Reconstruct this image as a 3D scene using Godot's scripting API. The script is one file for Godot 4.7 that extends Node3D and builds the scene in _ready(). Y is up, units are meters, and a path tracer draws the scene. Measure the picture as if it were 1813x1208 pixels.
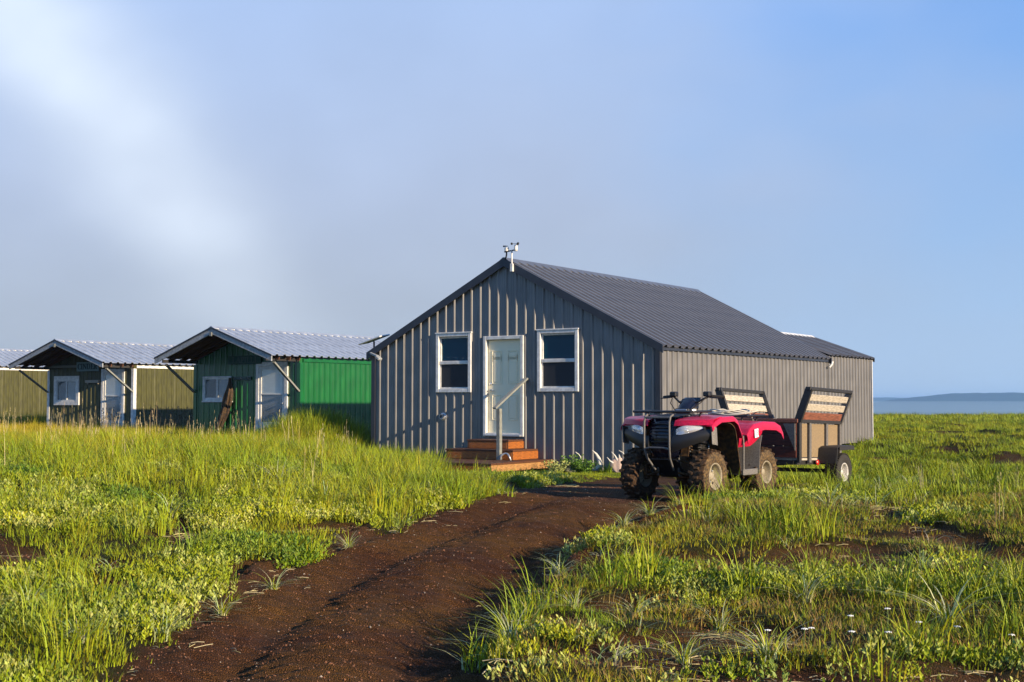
extends Node3D
# A grey metal cabin on a grassy plateau with a red quad bike, a bench trailer and three small huts.
# World: x right, y up, -z away from the camera. p(x, d, y) takes the distance d in front of the camera.

const EYE := 1.25

var taken := {}
var tex := {}
var mats := {}
var rng := RandomNumberGenerator.new()
var n_big := FastNoiseLite.new()
var n_mid := FastNoiseLite.new()
var n_small := FastNoiseLite.new()

func _ready() -> void:
	rng.seed = 4711
	for a in [[n_big, 11, 0.16], [n_mid, 23, 0.55], [n_small, 37, 2.6]]:
		a[0].seed = a[1]
		a[0].frequency = a[2]
		a[0].noise_type = FastNoiseLite.TYPE_SIMPLEX_SMOOTH
		a[0].fractal_octaves = 3
	camera_and_light()
	make_materials()
	ground()
	far_land()
	cabin()
	annex()
	huts()
	steps()
	cabin_fittings()
	quad_bike()
	trailer()
	antlers()
	shade_hut()
	plants()


func camera_and_light() -> void:
	var cam := Camera3D.new()
	cam.name = "camera"
	add_child(cam)
	cam.position = Vector3(0, EYE, 0)
	cam.rotation_degrees = Vector3(2.68, 0, 0)
	cam.fov = 29.4
	cam.near = 0.1
	cam.far = 20000.0
	cam.current = true

	var env := Environment.new()
	env.background_mode = Environment.BG_SKY
	env.sky = Sky.new()
	var sm := PanoramaSkyMaterial.new()
	sm.panorama = sky_picture()
	env.sky.sky_material = sm
	env.tonemap_mode = Environment.TONE_MAPPER_LINEAR
	env.background_energy_multiplier = 0.69
	env.tonemap_exposure = 1.78
	env.fog_enabled = true
	env.fog_density = 0.00015
	env.volumetric_fog_enabled = true
	env.volumetric_fog_density = 0.0
	env.fog_light_color = Color(0.62, 0.80, 1.0)
	env.sdfgi_enabled = true
	env.ssao_enabled = true
	env.ssil_enabled = true
	var we := WorldEnvironment.new()
	we.name = "world_environment"
	we.environment = env
	add_child(we)

	# low morning sun behind the camera on the right
	var sun := DirectionalLight3D.new()
	sun.name = "sun"
	sun.light_energy = 1.6
	sun.light_color = Color(1.0, 0.91, 0.78)
	sun.light_angular_distance = 0.5
	sun.shadow_enabled = true
	add_child(sun)
	sun.look_at_from_position(sun_direction() * 50.0, Vector3.ZERO, Vector3.UP)


func sun_direction() -> Vector3:
	var az := deg_to_rad(50.0)
	var el := deg_to_rad(16.5)
	return Vector3(sin(az) * cos(el), sin(el), cos(az) * cos(el))


func sky_picture() -> ImageTexture:
	# air only: blue sky, a bank of thin mist to one side and the pale fogbow in it, round the point opposite the sun
	var w := 1536
	var h := 768
	var im := Image.create(w, h, false, Image.FORMAT_RGBF)
	var nz := FastNoiseLite.new()
	nz.seed = 5
	nz.frequency = 0.9
	nz.fractal_octaves = 4
	var anti := -sun_direction()
	var dome := [[0.0, Color(0.37, 0.51, 0.70)], [5.0, Color(0.30, 0.46, 0.70)], [11.0, Color(0.195, 0.385, 0.715)], [17.0, Color(0.125, 0.32, 0.72)], [35.0, Color(0.10, 0.27, 0.63)], [90.0, Color(0.07, 0.20, 0.50)]]
	var mist := [[0.0, Color(0.37, 0.42, 0.49)], [4.0, Color(0.37, 0.43, 0.53)], [9.0, Color(0.385, 0.465, 0.63)], [17.0, Color(0.36, 0.485, 0.74)], [32.0, Color(0.25, 0.41, 0.70)], [90.0, Color(0.07, 0.20, 0.50)]]
	for y in h:
		var el := (0.5 - (y + 0.5) / h) * PI
		var eld := rad_to_deg(el)
		var cd := ramp(dome, maxf(eld, 0.0))
		var cm := ramp(mist, maxf(eld, 0.0))
		var ce := cos(el)
		var se := sin(el)
		for x in w:
			if eld < -3.0:
				im.set_pixel(x, y, Color(0.30, 0.36, 0.42))
				continue
			var az := wrapf((x + 0.5) / w * TAU, -PI, PI)
			var d := Vector3(sin(az) * ce, se, -cos(az) * ce)
			var azd := rad_to_deg(az)
			var nn := nz.get_noise_3d(d.x * 3.0, d.y * 6.0, d.z * 3.0)
			var n2 := nz.get_noise_3d(d.x * 7.0 + d.y * 6.0 + 9.0, d.y * 11.0 - d.x * 4.0, d.z * 9.0)
			var m := (1.0 - smoothstep(-7.0, 29.0, azd + nn * 10.0 - eld * 0.15)) * smoothstep(-100.0, -62.0, azd)
			var c := cd.lerp(cm, m)
			var away := rad_to_deg(acos(clampf(d.dot(anti), -1.0, 1.0))) + nn * 1.2
			var t := (away - 43.3) / (2.6 if away > 43.3 else 2.9)
			var bow := exp(-t * t) * m * pow(clampf(eld / 15.0, 0.0, 1.0), 0.75) * (1.0 - smoothstep(35.0, 60.0, eld))
			c = c.lerp(Color(0.82, 0.90, 0.98), bow * (0.58 + 0.05 * nn + 0.14 * n2))
			var k := 1.0 + (0.07 * nn + 0.045 * n2) * m
			im.set_pixel(x, y, Color(c.r * k, c.g * k, c.b * k))
	return ImageTexture.create_from_image(im)


func ramp(keys: Array, v: float) -> Color:
	for i in range(1, keys.size()):
		if v <= keys[i][0]:
			return keys[i - 1][1].lerp(keys[i][1], (v - keys[i - 1][0]) / (keys[i][0] - keys[i - 1][0]))
	return keys[-1][1]


func interp(keys: Array, v: float) -> float:
	if v <= keys[0][0]:
		return keys[0][1]
	for i in range(1, keys.size()):
		if v <= keys[i][0]:
			return lerpf(keys[i - 1][1], keys[i][1], (v - keys[i - 1][0]) / (keys[i][0] - keys[i - 1][0]))
	return keys[-1][1]


# ---------------------------------------------------------------- shapes

class Geo:
	var v := PackedVector3Array()
	var n := PackedVector3Array()
	var c := PackedColorArray()
	var tint := Color(1, 1, 1)
	var tinted := false

	func tri(a: Vector3, b: Vector3, d: Vector3) -> void:  # counter-clockwise seen from outside
		var m := (b - a).cross(d - a)
		if m.length_squared() < 1e-16:
			return
		m = m.normalized()
		tri_n(a, b, d, m, m, m)

	func tri_n(a: Vector3, b: Vector3, d: Vector3, na: Vector3, nb: Vector3, nd: Vector3) -> void:
		v.append(a); v.append(d); v.append(b)
		n.append(na); n.append(nd); n.append(nb)
		if tinted:
			c.append(tint); c.append(tint); c.append(tint)

	func quad(a: Vector3, b: Vector3, d: Vector3, e: Vector3) -> void:
		tri(a, b, d)
		tri(a, d, e)

	func quad_away(a: Vector3, b: Vector3, d: Vector3, e: Vector3, from: Vector3) -> void:
		if (b - a).cross(d - a).dot((a + b + d + e) * 0.25 - from) < 0.0:
			quad(e, d, b, a)
		else:
			quad(a, b, d, e)

	func quad_n(a: Vector3, b: Vector3, d: Vector3, e: Vector3, na: Vector3, nb: Vector3, nd: Vector3, ne: Vector3) -> void:
		tri_n(a, b, d, na, nb, nd)
		tri_n(a, d, e, na, nd, ne)

	func box(mid: Vector3, size: Vector3, ch := 0.0, turn := Basis()) -> void:
		var h := size * 0.5
		var k := minf(ch, minf(h.x, minf(h.y, h.z)) * 0.9)
		for a in 3:
			var b := (a + 1) % 3
			var d := (a + 2) % 3
			for s in [-1.0, 1.0]:
				var q := []
				for uv in [[-1, -1], [1, -1], [1, 1], [-1, 1]]:
					var p := Vector3.ZERO
					p[a] = s * h[a]
					p[b] = uv[0] * (h[b] - k)
					p[d] = uv[1] * (h[d] - k)
					q.append(mid + turn * p)
				quad_away(q[0], q[1], q[2], q[3], mid)
				if k > 0.0:
					for s2 in [-1.0, 1.0]:  # edge between faces a and b, along d
						var e := []
						for w in [[0, -1], [0, 1], [1, 1], [1, -1]]:
							var p := Vector3.ZERO
							p[a] = s * (h[a] if w[0] == 0 else h[a] - k)
							p[b] = s2 * (h[b] - k if w[0] == 0 else h[b])
							p[d] = w[1] * (h[d] - k)
							e.append(mid + turn * p)
						quad_away(e[0], e[1], e[2], e[3], mid)
		if k > 0.0:
			for sx in [-1.0, 1.0]:
				for sy in [-1.0, 1.0]:
					for sz in [-1.0, 1.0]:
						var p0 := mid + turn * Vector3(sx * h.x, sy * (h.y - k), sz * (h.z - k))
						var p1 := mid + turn * Vector3(sx * (h.x - k), sy * h.y, sz * (h.z - k))
						var p2 := mid + turn * Vector3(sx * (h.x - k), sy * (h.y - k), sz * h.z)
						if sx * sy * sz > 0.0:
							tri(p0, p1, p2)
						else:
							tri(p0, p2, p1)

	func bar(a: Vector3, b: Vector3, w: float, t: float, up := Vector3.UP, ch := 0.0) -> void:  # a beam from a to b, w wide across, t thick along «up»
		var z := (b - a).normalized()
		var x := up.cross(z).normalized()
		box((a + b) * 0.5, Vector3(w, t, a.distance_to(b)), ch, Basis(x, z.cross(x), z))

	func tube(pts: Array, radii, sides := 8, caps := true) -> void:
		var rings := []
		var norms := []
		var ref := Vector3.UP
		for i in pts.size():
			var t: Vector3 = (pts[mini(i + 1, pts.size() - 1)] - pts[maxi(i - 1, 0)]).normalized()
			if absf(ref.dot(t)) > 0.95:
				ref = Vector3.RIGHT if absf(t.x) < 0.9 else Vector3.FORWARD
			var x := ref.cross(t).normalized()
			var y := t.cross(x)
			ref = y
			var r: float = radii[i] if radii is Array else radii
			var ring := []
			var nr := []
			for k in sides:
				var a := TAU * k / sides
				var o := x * cos(a) + y * sin(a)
				ring.append(pts[i] + o * r)
				nr.append(o)
			rings.append(ring)
			norms.append(nr)
		for i in pts.size() - 1:
			for k in sides:
				var j := (k + 1) % sides
				quad_n(rings[i][k], rings[i][j], rings[i + 1][j], rings[i + 1][k], norms[i][k], norms[i][j], norms[i + 1][j], norms[i + 1][k])
		if caps:
			for k in range(1, sides - 1):
				tri(rings[0][0], rings[0][k + 1], rings[0][k])
				tri(rings[-1][0], rings[-1][k], rings[-1][k + 1])

	func lathe(prof: Array, segs: int, xf := Transform3D(), hard := false) -> void:  # profile of Vector2(radius, height) about the y axis, going up on the outside
		for i in prof.size() - 1:
			var a: Vector2 = prof[i]
			var b: Vector2 = prof[i + 1]
			var na := normal_at(prof, i) if not hard else flat(a, b)
			var nb := normal_at(prof, i + 1) if not hard else flat(a, b)
			for k in segs:
				var t0 := TAU * k / segs
				var t1 := TAU * (k + 1) / segs
				var f := func(p: Vector2, t: float) -> Vector3: return xf * Vector3(p.x * cos(t), p.y, -p.x * sin(t))
				var g := func(p: Vector2, t: float) -> Vector3: return (xf.basis * Vector3(p.x * cos(t), p.y, -p.x * sin(t))).normalized()
				quad_n(f.call(a, t0), f.call(a, t1), f.call(b, t1), f.call(b, t0), g.call(na, t0), g.call(na, t1), g.call(nb, t1), g.call(nb, t0))

	func flat(a: Vector2, b: Vector2) -> Vector2:
		var d := (b - a).normalized()
		return Vector2(d.y, -d.x)

	func normal_at(prof: Array, i: int) -> Vector2:
		return flat(prof[maxi(i - 1, 0)], prof[mini(i + 1, prof.size() - 1)])

	func sheet(nu: int, nv: int, f: Callable, thick: float) -> void:  # a curved plate; f(u, v) with u, v in 0..1
		var p := []
		var m := []
		for i in nu + 1:
			for j in nv + 1:
				p.append(f.call(float(i) / nu, float(j) / nv))
		for i in nu + 1:
			for j in nv + 1:
				var du: Vector3 = p[mini(i + 1, nu) * (nv + 1) + j] - p[maxi(i - 1, 0) * (nv + 1) + j]
				var dv: Vector3 = p[i * (nv + 1) + mini(j + 1, nv)] - p[i * (nv + 1) + maxi(j - 1, 0)]
				m.append(du.cross(dv).normalized())
		for i in nu:
			for j in nv:
				var q := [i * (nv + 1) + j, (i + 1) * (nv + 1) + j, (i + 1) * (nv + 1) + j + 1, i * (nv + 1) + j + 1]
				quad_n(p[q[0]], p[q[1]], p[q[2]], p[q[3]], m[q[0]], m[q[1]], m[q[2]], m[q[3]])
				quad_n(p[q[3]] - m[q[3]] * thick, p[q[2]] - m[q[2]] * thick, p[q[1]] - m[q[1]] * thick, p[q[0]] - m[q[0]] * thick, -m[q[3]], -m[q[2]], -m[q[1]], -m[q[0]])
		for i in nu:
			for j in [0, nv]:
				var a := i * (nv + 1) + int(j)
				var b := (i + 1) * (nv + 1) + int(j)
				quad(p[a], p[a] - m[a] * thick, p[b] - m[b] * thick, p[b])
		for j in nv:
			for i in [0, nu]:
				var a := int(i) * (nv + 1) + j
				var b := int(i) * (nv + 1) + j + 1
				quad(p[a], p[b], p[b] - m[b] * thick, p[a] - m[a] * thick)

	func slab(outline: Array, xf: Transform3D, depth: float) -> void:  # a flat outline (Vector2, counter-clockwise) with thickness along its own z
		var pts := PackedVector2Array(outline)
		var idx := Geometry2D.triangulate_polygon(pts)
		for i in range(0, idx.size(), 3):
			var q := [pts[idx[i]], pts[idx[i + 1]], pts[idx[i + 2]]]
			if (q[1] - q[0]).cross(q[2] - q[0]) < 0.0:
				q = [q[0], q[2], q[1]]
			tri(xf * Vector3(q[0].x, q[0].y, depth * 0.5), xf * Vector3(q[1].x, q[1].y, depth * 0.5), xf * Vector3(q[2].x, q[2].y, depth * 0.5))
			tri(xf * Vector3(q[0].x, q[0].y, -depth * 0.5), xf * Vector3(q[2].x, q[2].y, -depth * 0.5), xf * Vector3(q[1].x, q[1].y, -depth * 0.5))
		for i in pts.size():
			var a := pts[i]
			var b := pts[(i + 1) % pts.size()]
			quad(xf * Vector3(a.x, a.y, -depth * 0.5), xf * Vector3(b.x, b.y, -depth * 0.5), xf * Vector3(b.x, b.y, depth * 0.5), xf * Vector3(a.x, a.y, depth * 0.5))

	func ball(mid: Vector3, r: Vector3, turn := Basis(), rows := 8, segs := 12) -> void:
		for i in rows:
			for k in segs:
				var q := []
				var m := []
				for w in [[i + 1, k], [i + 1, k + 1], [i, k + 1], [i, k]]:
					var a: float = PI * w[0] / rows
					var b: float = TAU * w[1] / segs
					var o := Vector3(sin(a) * cos(b), cos(a), -sin(a) * sin(b))
					q.append(mid + turn * (o * r))
					m.append((turn * (o / r)).normalized())
				quad_n(q[0], q[1], q[2], q[3], m[0], m[1], m[2], m[3])

	func mesh() -> ArrayMesh:
		var a := []
		a.resize(Mesh.ARRAY_MAX)
		a[Mesh.ARRAY_VERTEX] = v
		a[Mesh.ARRAY_NORMAL] = n
		if tinted:
			a[Mesh.ARRAY_COLOR] = c
		var m := ArrayMesh.new()
		m.add_surface_from_arrays(Mesh.PRIMITIVE_TRIANGLES, a)
		return m


func part(called: String, g: Geo, m: Material, parent: Node = self) -> MeshInstance3D:
	return part_mesh(called, g.mesh(), m, parent)


func part_mesh(called: String, me: Mesh, m: Material, parent: Node = self) -> MeshInstance3D:
	var o := MeshInstance3D.new()
	o.name = numbered(called) if parent == self else called
	o.mesh = me
	o.material_override = m
	parent.add_child(o, true)
	return o


func numbered(called: String) -> String:
	taken[called] = taken.get(called, 0) + 1
	return called if taken[called] == 1 else "%s_%03d" % [called, taken[called] - 1]


func thing(called: String, at: Vector3, turn: float, label: String, category: String, group := "") -> Node3D:
	var o := Node3D.new()
	o.name = numbered(called)
	add_child(o)
	o.position = at
	o.rotation.y = turn
	tag(o, label, category, group)
	return o


func tag(o: Node, label: String, category: String, group := "") -> void:
	o.set_meta("label", label)
	o.set_meta("category", category)
	if group:
		o.set_meta("group", group)


func p(x: float, d: float, y := 0.0) -> Vector3:
	return Vector3(x, y, -d)


# ---------------------------------------------------------------- materials

func noise_tex(called: String, freq: float, lo: Color, hi: Color, size := 512, octaves := 4, kind := FastNoiseLite.TYPE_SIMPLEX_SMOOTH, mid := 0.5) -> NoiseTexture2D:
	var t := NoiseTexture2D.new()
	t.width = size
	t.height = size
	t.seamless = true
	var nz := FastNoiseLite.new()
	nz.seed = called.hash() % 1000
	nz.noise_type = kind
	nz.frequency = freq
	nz.fractal_octaves = octaves
	t.noise = nz
	var g := Gradient.new()
	g.offsets = PackedFloat32Array([0.0, mid, 1.0])
	g.colors = PackedColorArray([lo, lo.lerp(hi, 0.5), hi])
	t.color_ramp = g
	tex[called] = t
	return t


func mat(called: String, lin: Color, rough := 0.7, metal := 0.0, spec := 0.5) -> StandardMaterial3D:
	var m := StandardMaterial3D.new()
	m.resource_name = called
	m.albedo_color = Color(lin.r, lin.g, lin.b).linear_to_srgb()
	m.roughness = rough
	m.metallic = metal
	m.metallic_specular = spec
	mats[called] = m
	return m


func textured(m: StandardMaterial3D, t: Texture2D, scale: Vector3, world := false) -> StandardMaterial3D:
	m.albedo_texture = t
	m.uv1_triplanar = true
	m.uv1_world_triplanar = world
	m.uv1_scale = scale
	m.uv1_triplanar_sharpness = 4.0
	return m


func bumpy(m: StandardMaterial3D, t: Texture2D, cm: float) -> StandardMaterial3D:
	m.heightmap_enabled = true
	m.heightmap_texture = t
	m.heightmap_scale = cm
	return m


func make_materials() -> void:
	var g := func(v: float) -> Color: return Color(v, v, v)
	var soft := noise_tex("soft", 0.008, g.call(0.80), g.call(1.0), 512, 4)
	var grime := noise_tex("grime", 0.02, g.call(0.62), g.call(1.0), 512, 5, FastNoiseLite.TYPE_SIMPLEX_SMOOTH, 0.4)
	var grain := noise_tex("grain", 0.012, g.call(0.5), g.call(1.0), 512, 5)
	var mud := noise_tex("mud", 0.012, Color(0.25, 0.22, 0.2), Color(1.0, 0.86, 0.62), 512, 5)
	var fine := noise_tex("fine", 0.11, g.call(0.0), g.call(1.0), 1024, 4)
	var chips := noise_tex("chips", 0.05, g.call(0.45), g.call(1.0), 512, 2, FastNoiseLite.TYPE_CELLULAR)

	# painted steel: gloss for the glint on the ribs, faint unevenness
	textured(mat("grey_steel", Color(0.195, 0.187, 0.180), 0.33, 0.0, 0.55), soft, Vector3(0.7, 0.25, 0.7))
	textured(mat("roof_steel", Color(0.105, 0.100, 0.100), 0.34, 0.0, 0.6), soft, Vector3(0.5, 0.5, 0.5))
	textured(mat("dark_trim", Color(0.030, 0.033, 0.045), 0.4), soft, Vector3(0.6, 0.6, 0.6))
	textured(mat("green_steel", Color(0.006, 0.125, 0.022), 0.27, 0.0, 0.6), soft, Vector3(0.7, 0.25, 0.7))
	textured(mat("olive_steel", Color(0.078, 0.076, 0.013), 0.45, 0.0, 0.5), grime, Vector3(0.7, 0.2, 0.7))
	textured(mat("bare_steel_roof", Color(0.66, 0.67, 0.68), 0.40, 0.6, 0.5), soft, Vector3(0.5, 0.5, 0.5))
	mat("backing", Color(0.02, 0.02, 0.02), 0.9)
	textured(mat("white_paint", Color(0.78, 0.77, 0.73), 0.45), soft, Vector3(0.9, 0.9, 0.9))
	textured(mat("white_trim", Color(0.80, 0.79, 0.76), 0.5), soft, Vector3(1.6, 1.6, 1.6))
	mat("door_enamel", Color(0.86, 0.77, 0.54), 0.4)
	textured(mat("fascia_board", Color(0.40, 0.42, 0.43), 0.6), grime, Vector3(0.8, 0.8, 0.8))
	mat("blind", Color(0.66, 0.70, 0.66), 0.8)
	mat("screen", Color(0.17, 0.19, 0.19), 0.8)
	var glass := mat("glass", Color(0.002, 0.055, 0.095), 0.03, 0.0, 0.28)
	glass.transparency = BaseMaterial3D.TRANSPARENCY_ALPHA
	glass.albedo_color.a = 0.7
	var clear := mat("clear_glass", Color(0.8, 0.85, 0.85), 0.03, 0.0, 0.4)
	clear.transparency = BaseMaterial3D.TRANSPARENCY_ALPHA
	clear.albedo_color.a = 0.06
	mat("insect_screen", Color(0.010, 0.013, 0.02), 0.7)
	mat("room_dark", Color(0.02, 0.03, 0.04), 0.9)
	mat("chrome", Color(0.7, 0.7, 0.7), 0.2, 1.0)
	mat("zinc", Color(0.45, 0.46, 0.48), 0.4, 0.7)
	textured(mat("cedar", Color(0.50, 0.155, 0.022), 0.55), grain, Vector3(1.2, 14.0, 14.0))
	textured(mat("cedar_end", Color(0.50, 0.155, 0.022), 0.55), grain, Vector3(14.0, 14.0, 1.2))
	textured(mat("pale_board", Color(0.58, 0.30, 0.10), 0.6), grain, Vector3(14.0, 14.0, 1.2))
	textured(mat("tread_board", Color(0.16, 0.055, 0.018), 0.6), grain, Vector3(1.2, 14.0, 14.0))
	textured(mat("rail_wood", Color(0.36, 0.37, 0.33), 0.7), grain, Vector3(14.0, 1.2, 14.0))
	textured(mat("rafter_wood", Color(0.17, 0.075, 0.038), 0.8), grain, Vector3(10.0, 10.0, 1.2))
	textured(mat("old_board", Color(0.56, 0.49, 0.39), 0.8), grime, Vector3(5.0, 5.0, 1.0))
	textured(mat("red_board", Color(0.33, 0.11, 0.06), 0.75), grain, Vector3(10.0, 10.0, 1.0))
	textured(mat("chipboard", Color(0.46, 0.33, 0.18), 0.8), chips, Vector3(5.0, 5.0, 5.0))
	textured(mat("mahogany_board", Color(0.16, 0.030, 0.015), 0.8), grain, Vector3(1.0, 12.0, 12.0))
	textured(mat("frame_steel", Color(0.030, 0.027, 0.025), 0.55), grime, Vector3(3, 3, 3))
	textured(mat("angle_steel", Color(0.16, 0.15, 0.14), 0.6), grime, Vector3(3, 3, 3))
	var red := mat("red_plastic", Color(0.62, 0.006, 0.055), 0.3, 0.0, 0.5)
	textured(red, noise_tex("dust_red", 0.03, Color(0.62, 0.72, 0.60), Color(1, 1, 1), 512, 5, FastNoiseLite.TYPE_SIMPLEX_SMOOTH, 0.35), Vector3(2, 2, 2))
	mat("black_plastic", Color(0.012, 0.012, 0.014), 0.5)
	mat("gloss_black", Color(0.008, 0.009, 0.02), 0.2)
	textured(mat("grey_plastic", Color(0.20, 0.185, 0.17), 0.6), grime, Vector3(4, 4, 4))
	textured(mat("muddy_plastic", Color(0.20, 0.13, 0.055), 0.85), mud, Vector3(2.2, 2.2, 2.2))
	bumpy(textured(mat("muddy_rubber", Color(0.15, 0.10, 0.06), 0.9), mud, Vector3(3.5, 3.5, 3.5)), fine, 0.4)
	textured(mat("dusty_rubber", Color(0.22, 0.185, 0.13), 0.9), mud, Vector3(3.5, 3.5, 3.5))
	textured(mat("dusty_rim", Color(0.42, 0.36, 0.25), 0.7), grime, Vector3(5, 5, 5))
	textured(mat("black_rubber", Color(0.030, 0.026, 0.022), 0.85), grime, Vector3(4, 4, 4))
	textured(mat("white_rim", Color(0.74, 0.71, 0.66), 0.5), grime, Vector3(6, 6, 6))
	mat("lamp_chrome", Color(0.8, 0.8, 0.8), 0.12, 1.0)
	var lens := mat("lamp_lens", Color(0.9, 0.92, 0.95), 0.03)
	lens.transparency = BaseMaterial3D.TRANSPARENCY_ALPHA
	lens.albedo_color.a = 0.25
	mat("lamp_red", Color(0.55, 0.03, 0.02), 0.3)
	mat("rope", Color(0.50, 0.46, 0.38), 0.9)
	textured(mat("bone", Color(0.72, 0.70, 0.64), 0.7), grime, Vector3(6, 6, 6))
	textured(mat("pink_bone", Color(0.60, 0.44, 0.35), 0.75), grime, Vector3(6, 6, 6))
	bumpy(textured(mat("lichen_rock", Color(0.42, 0.42, 0.24), 0.9), chips, Vector3(5, 5, 5)), fine, 1.0)
	textured(mat("work_cloth", Color(0.17, 0.14, 0.125), 0.9), mud, Vector3(3, 3, 3))
	mat("sign_teal", Color(0.17, 0.25, 0.25), 0.7)
	mat("sign_letter", Color(0.008, 0.035, 0.035), 0.7)
	mat("sign_green", Color(0.010, 0.060, 0.040), 0.7)
	mat("sign_pale", Color(0.07, 0.10, 0.09), 0.7)
	mat("sticker_white", Color(0.8, 0.78, 0.78), 0.5)
	mat("ink", Color(0.05, 0.03, 0.05), 0.6)
	# soil and grass colour ride on the mesh; grain and relief are in the material
	var soil := mat("soil", Color(1, 1, 1), 0.95, 0.0, 0.3)
	soil.vertex_color_use_as_albedo = true
	bumpy(textured(soil, noise_tex("crumb", 0.09, g.call(0.30), g.call(1.0), 1024, 5), Vector3(0.9, 0.9, 0.9), true), fine, 4.0)
	var leaf := mat("leaf", Color(1, 1, 1), 0.55, 0.0, 0.35)
	leaf.vertex_color_use_as_albedo = true
	leaf.backlight_enabled = true
	leaf.backlight = Color(0.25, 0.27, 0.12)
	var dry := mat("dry_stem", Color(1, 1, 1), 0.7, 0.0, 0.3)
	dry.vertex_color_use_as_albedo = true
	mat("stem_green", Color(0.12, 0.17, 0.04), 0.7)
	mat("petal", Color(0.75, 0.75, 0.70), 0.7)
	mat("weed_stalk", Color(0.20, 0.14, 0.07), 0.8)
	mat("weed_head", Color(0.09, 0.065, 0.045), 0.8)
	var stone := mat("cinder_stone", Color(1, 1, 1), 0.9)
	stone.vertex_color_use_as_albedo = true
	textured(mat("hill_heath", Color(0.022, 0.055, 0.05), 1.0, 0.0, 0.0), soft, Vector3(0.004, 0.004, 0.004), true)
	textured(mat("far_turf", Color(0.06, 0.10, 0.045), 1.0, 0.0, 0.0), noise_tex("far", 0.01, g.call(0.6), g.call(1.0)), Vector3(0.004, 0.004, 0.004), true)


# ---------------------------------------------------------------- land

const TRACK_LEFT := [[-30.0, -2.6], [3.0, -2.25], [7.1, -2.15], [8.0, -2.08], [9.0, -1.97], [10.0, -1.83], [11.0, -1.6], [12.5, -1.05], [14.0, -0.6], [15.0, -0.35], [17.0, 0.05], [19.0, 0.6], [21.0, 1.2], [23.0, 1.7], [24.5, 2.2]]
const TRACK_RIGHT := [[-30.0, -0.4], [3.0, -0.3], [7.1, -0.16], [8.0, -0.08], [9.0, 0.05], [10.0, 0.25], [11.0, 0.52], [12.5, 1.2], [14.0, 1.85], [15.0, 2.45], [16.0, 3.5], [17.5, 4.3], [19.0, 4.3], [21.0, 3.5], [23.0, 2.7], [24.5, 2.2]]
const BASE := [[-60.0, -0.5], [0.0, -0.35], [7.0, -0.27], [8.0, -0.22], [9.0, -0.17], [10.0, -0.11], [11.0, -0.05], [12.5, 0.05], [14.0, 0.12], [15.0, 0.15], [17.0, 0.11], [20.0, -0.01], [24.0, -0.11], [27.0, -0.12], [35.0, 0.0], [60.0, 0.08], [95.0, 0.10], [120.0, -0.6], [170.0, -4.0], [400.0, -16.0]]
const BANK_START := [[-30.0, -2.6], [7.0, -2.2], [10.0, -1.85], [12.5, -1.05], [15.0, -0.55], [18.0, -0.7], [22.0, -1.2], [26.0, -2.1], [29.0, -2.7], [33.0, -3.0], [40.0, -4.0], [80.0, -8.0]]
const BANK_HEIGHT := [[-30.0, 0.15], [7.0, 0.15], [12.0, 0.2], [20.0, 0.28], [28.0, 0.30], [34.0, 0.20], [40.0, 0.20], [80.0, 0.15]]
# bare soil in the turf: x, d, reach in x, reach in d
const BARE := [[2.3, 10.0, 1.0, 0.8], [3.6, 9.4, 0.6, 0.5], [1.0, 7.2, 0.9, 0.5], [0.6, 8.4, 0.5, 0.35], [10.0, 27.0, 1.7, 1.5], [8.6, 29.0, 1.2, 0.8], [11.2, 35.0, 1.2, 1.5], [6.4, 22.5, 0.7, 0.8], [7.6, 24.0, 0.9, 0.9], [5.4, 19.2, 0.7, 0.7], [-3.8, 9.6, 0.45, 0.4], [-2.9, 9.3, 0.35, 0.3], [3.2, 13.2, 0.8, 0.6], [-1.75, 9.9, 0.5, 0.8], [-1.2, 11.6, 0.4, 0.6], [4.6, 17.6, 1.0, 0.8], [-0.5, 17.5, 0.6, 1.2], [1.8, 6.4, 1.0, 0.5]]


func soil_at(x: float, d: float) -> float:  # 1 where the ground is bare
	var nn := n_mid.get_noise_2d(x * 1.6, d * 1.1) * 0.34 + n_small.get_noise_2d(x, d) * 0.18
	var l := interp(TRACK_LEFT, d)
	var r := interp(TRACK_RIGHT, d)
	var track := smoothstep(-0.16, 0.1, minf(x - l, r - x) + nn * 0.8)
	if d < 5.0 or absf(x) > 22.0:
		return track
	if x < l and d < 16.0:
		track = maxf(track, 0.8 * smoothstep(0.26, 0.42, n_mid.get_noise_2d(x * 0.9 + 150.0, d * 0.9) + nn * 0.4))
	if x > r:  # worn turf on the open side
		if d < 15.0:
			track = maxf(track, smoothstep(0.14, 0.34, n_mid.get_noise_2d(x * 0.8 + 50.0, d * 0.8) + nn * 0.4))
		elif x > 4.0:
			track = maxf(track, smoothstep(0.22, 0.36, n_mid.get_noise_2d(x * 0.42 + 50.0, d * 0.3) + nn * 0.3))
	for b in BARE:
		var q := Vector2((x - b[0]) / b[2], (d - b[1]) / b[3])
		if absf(q.x) < 1.6 and absf(q.y) < 1.6:
			track = maxf(track, smoothstep(-0.15, 0.35, 1.0 - q.length() + nn * 1.5))
	return track


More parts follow.
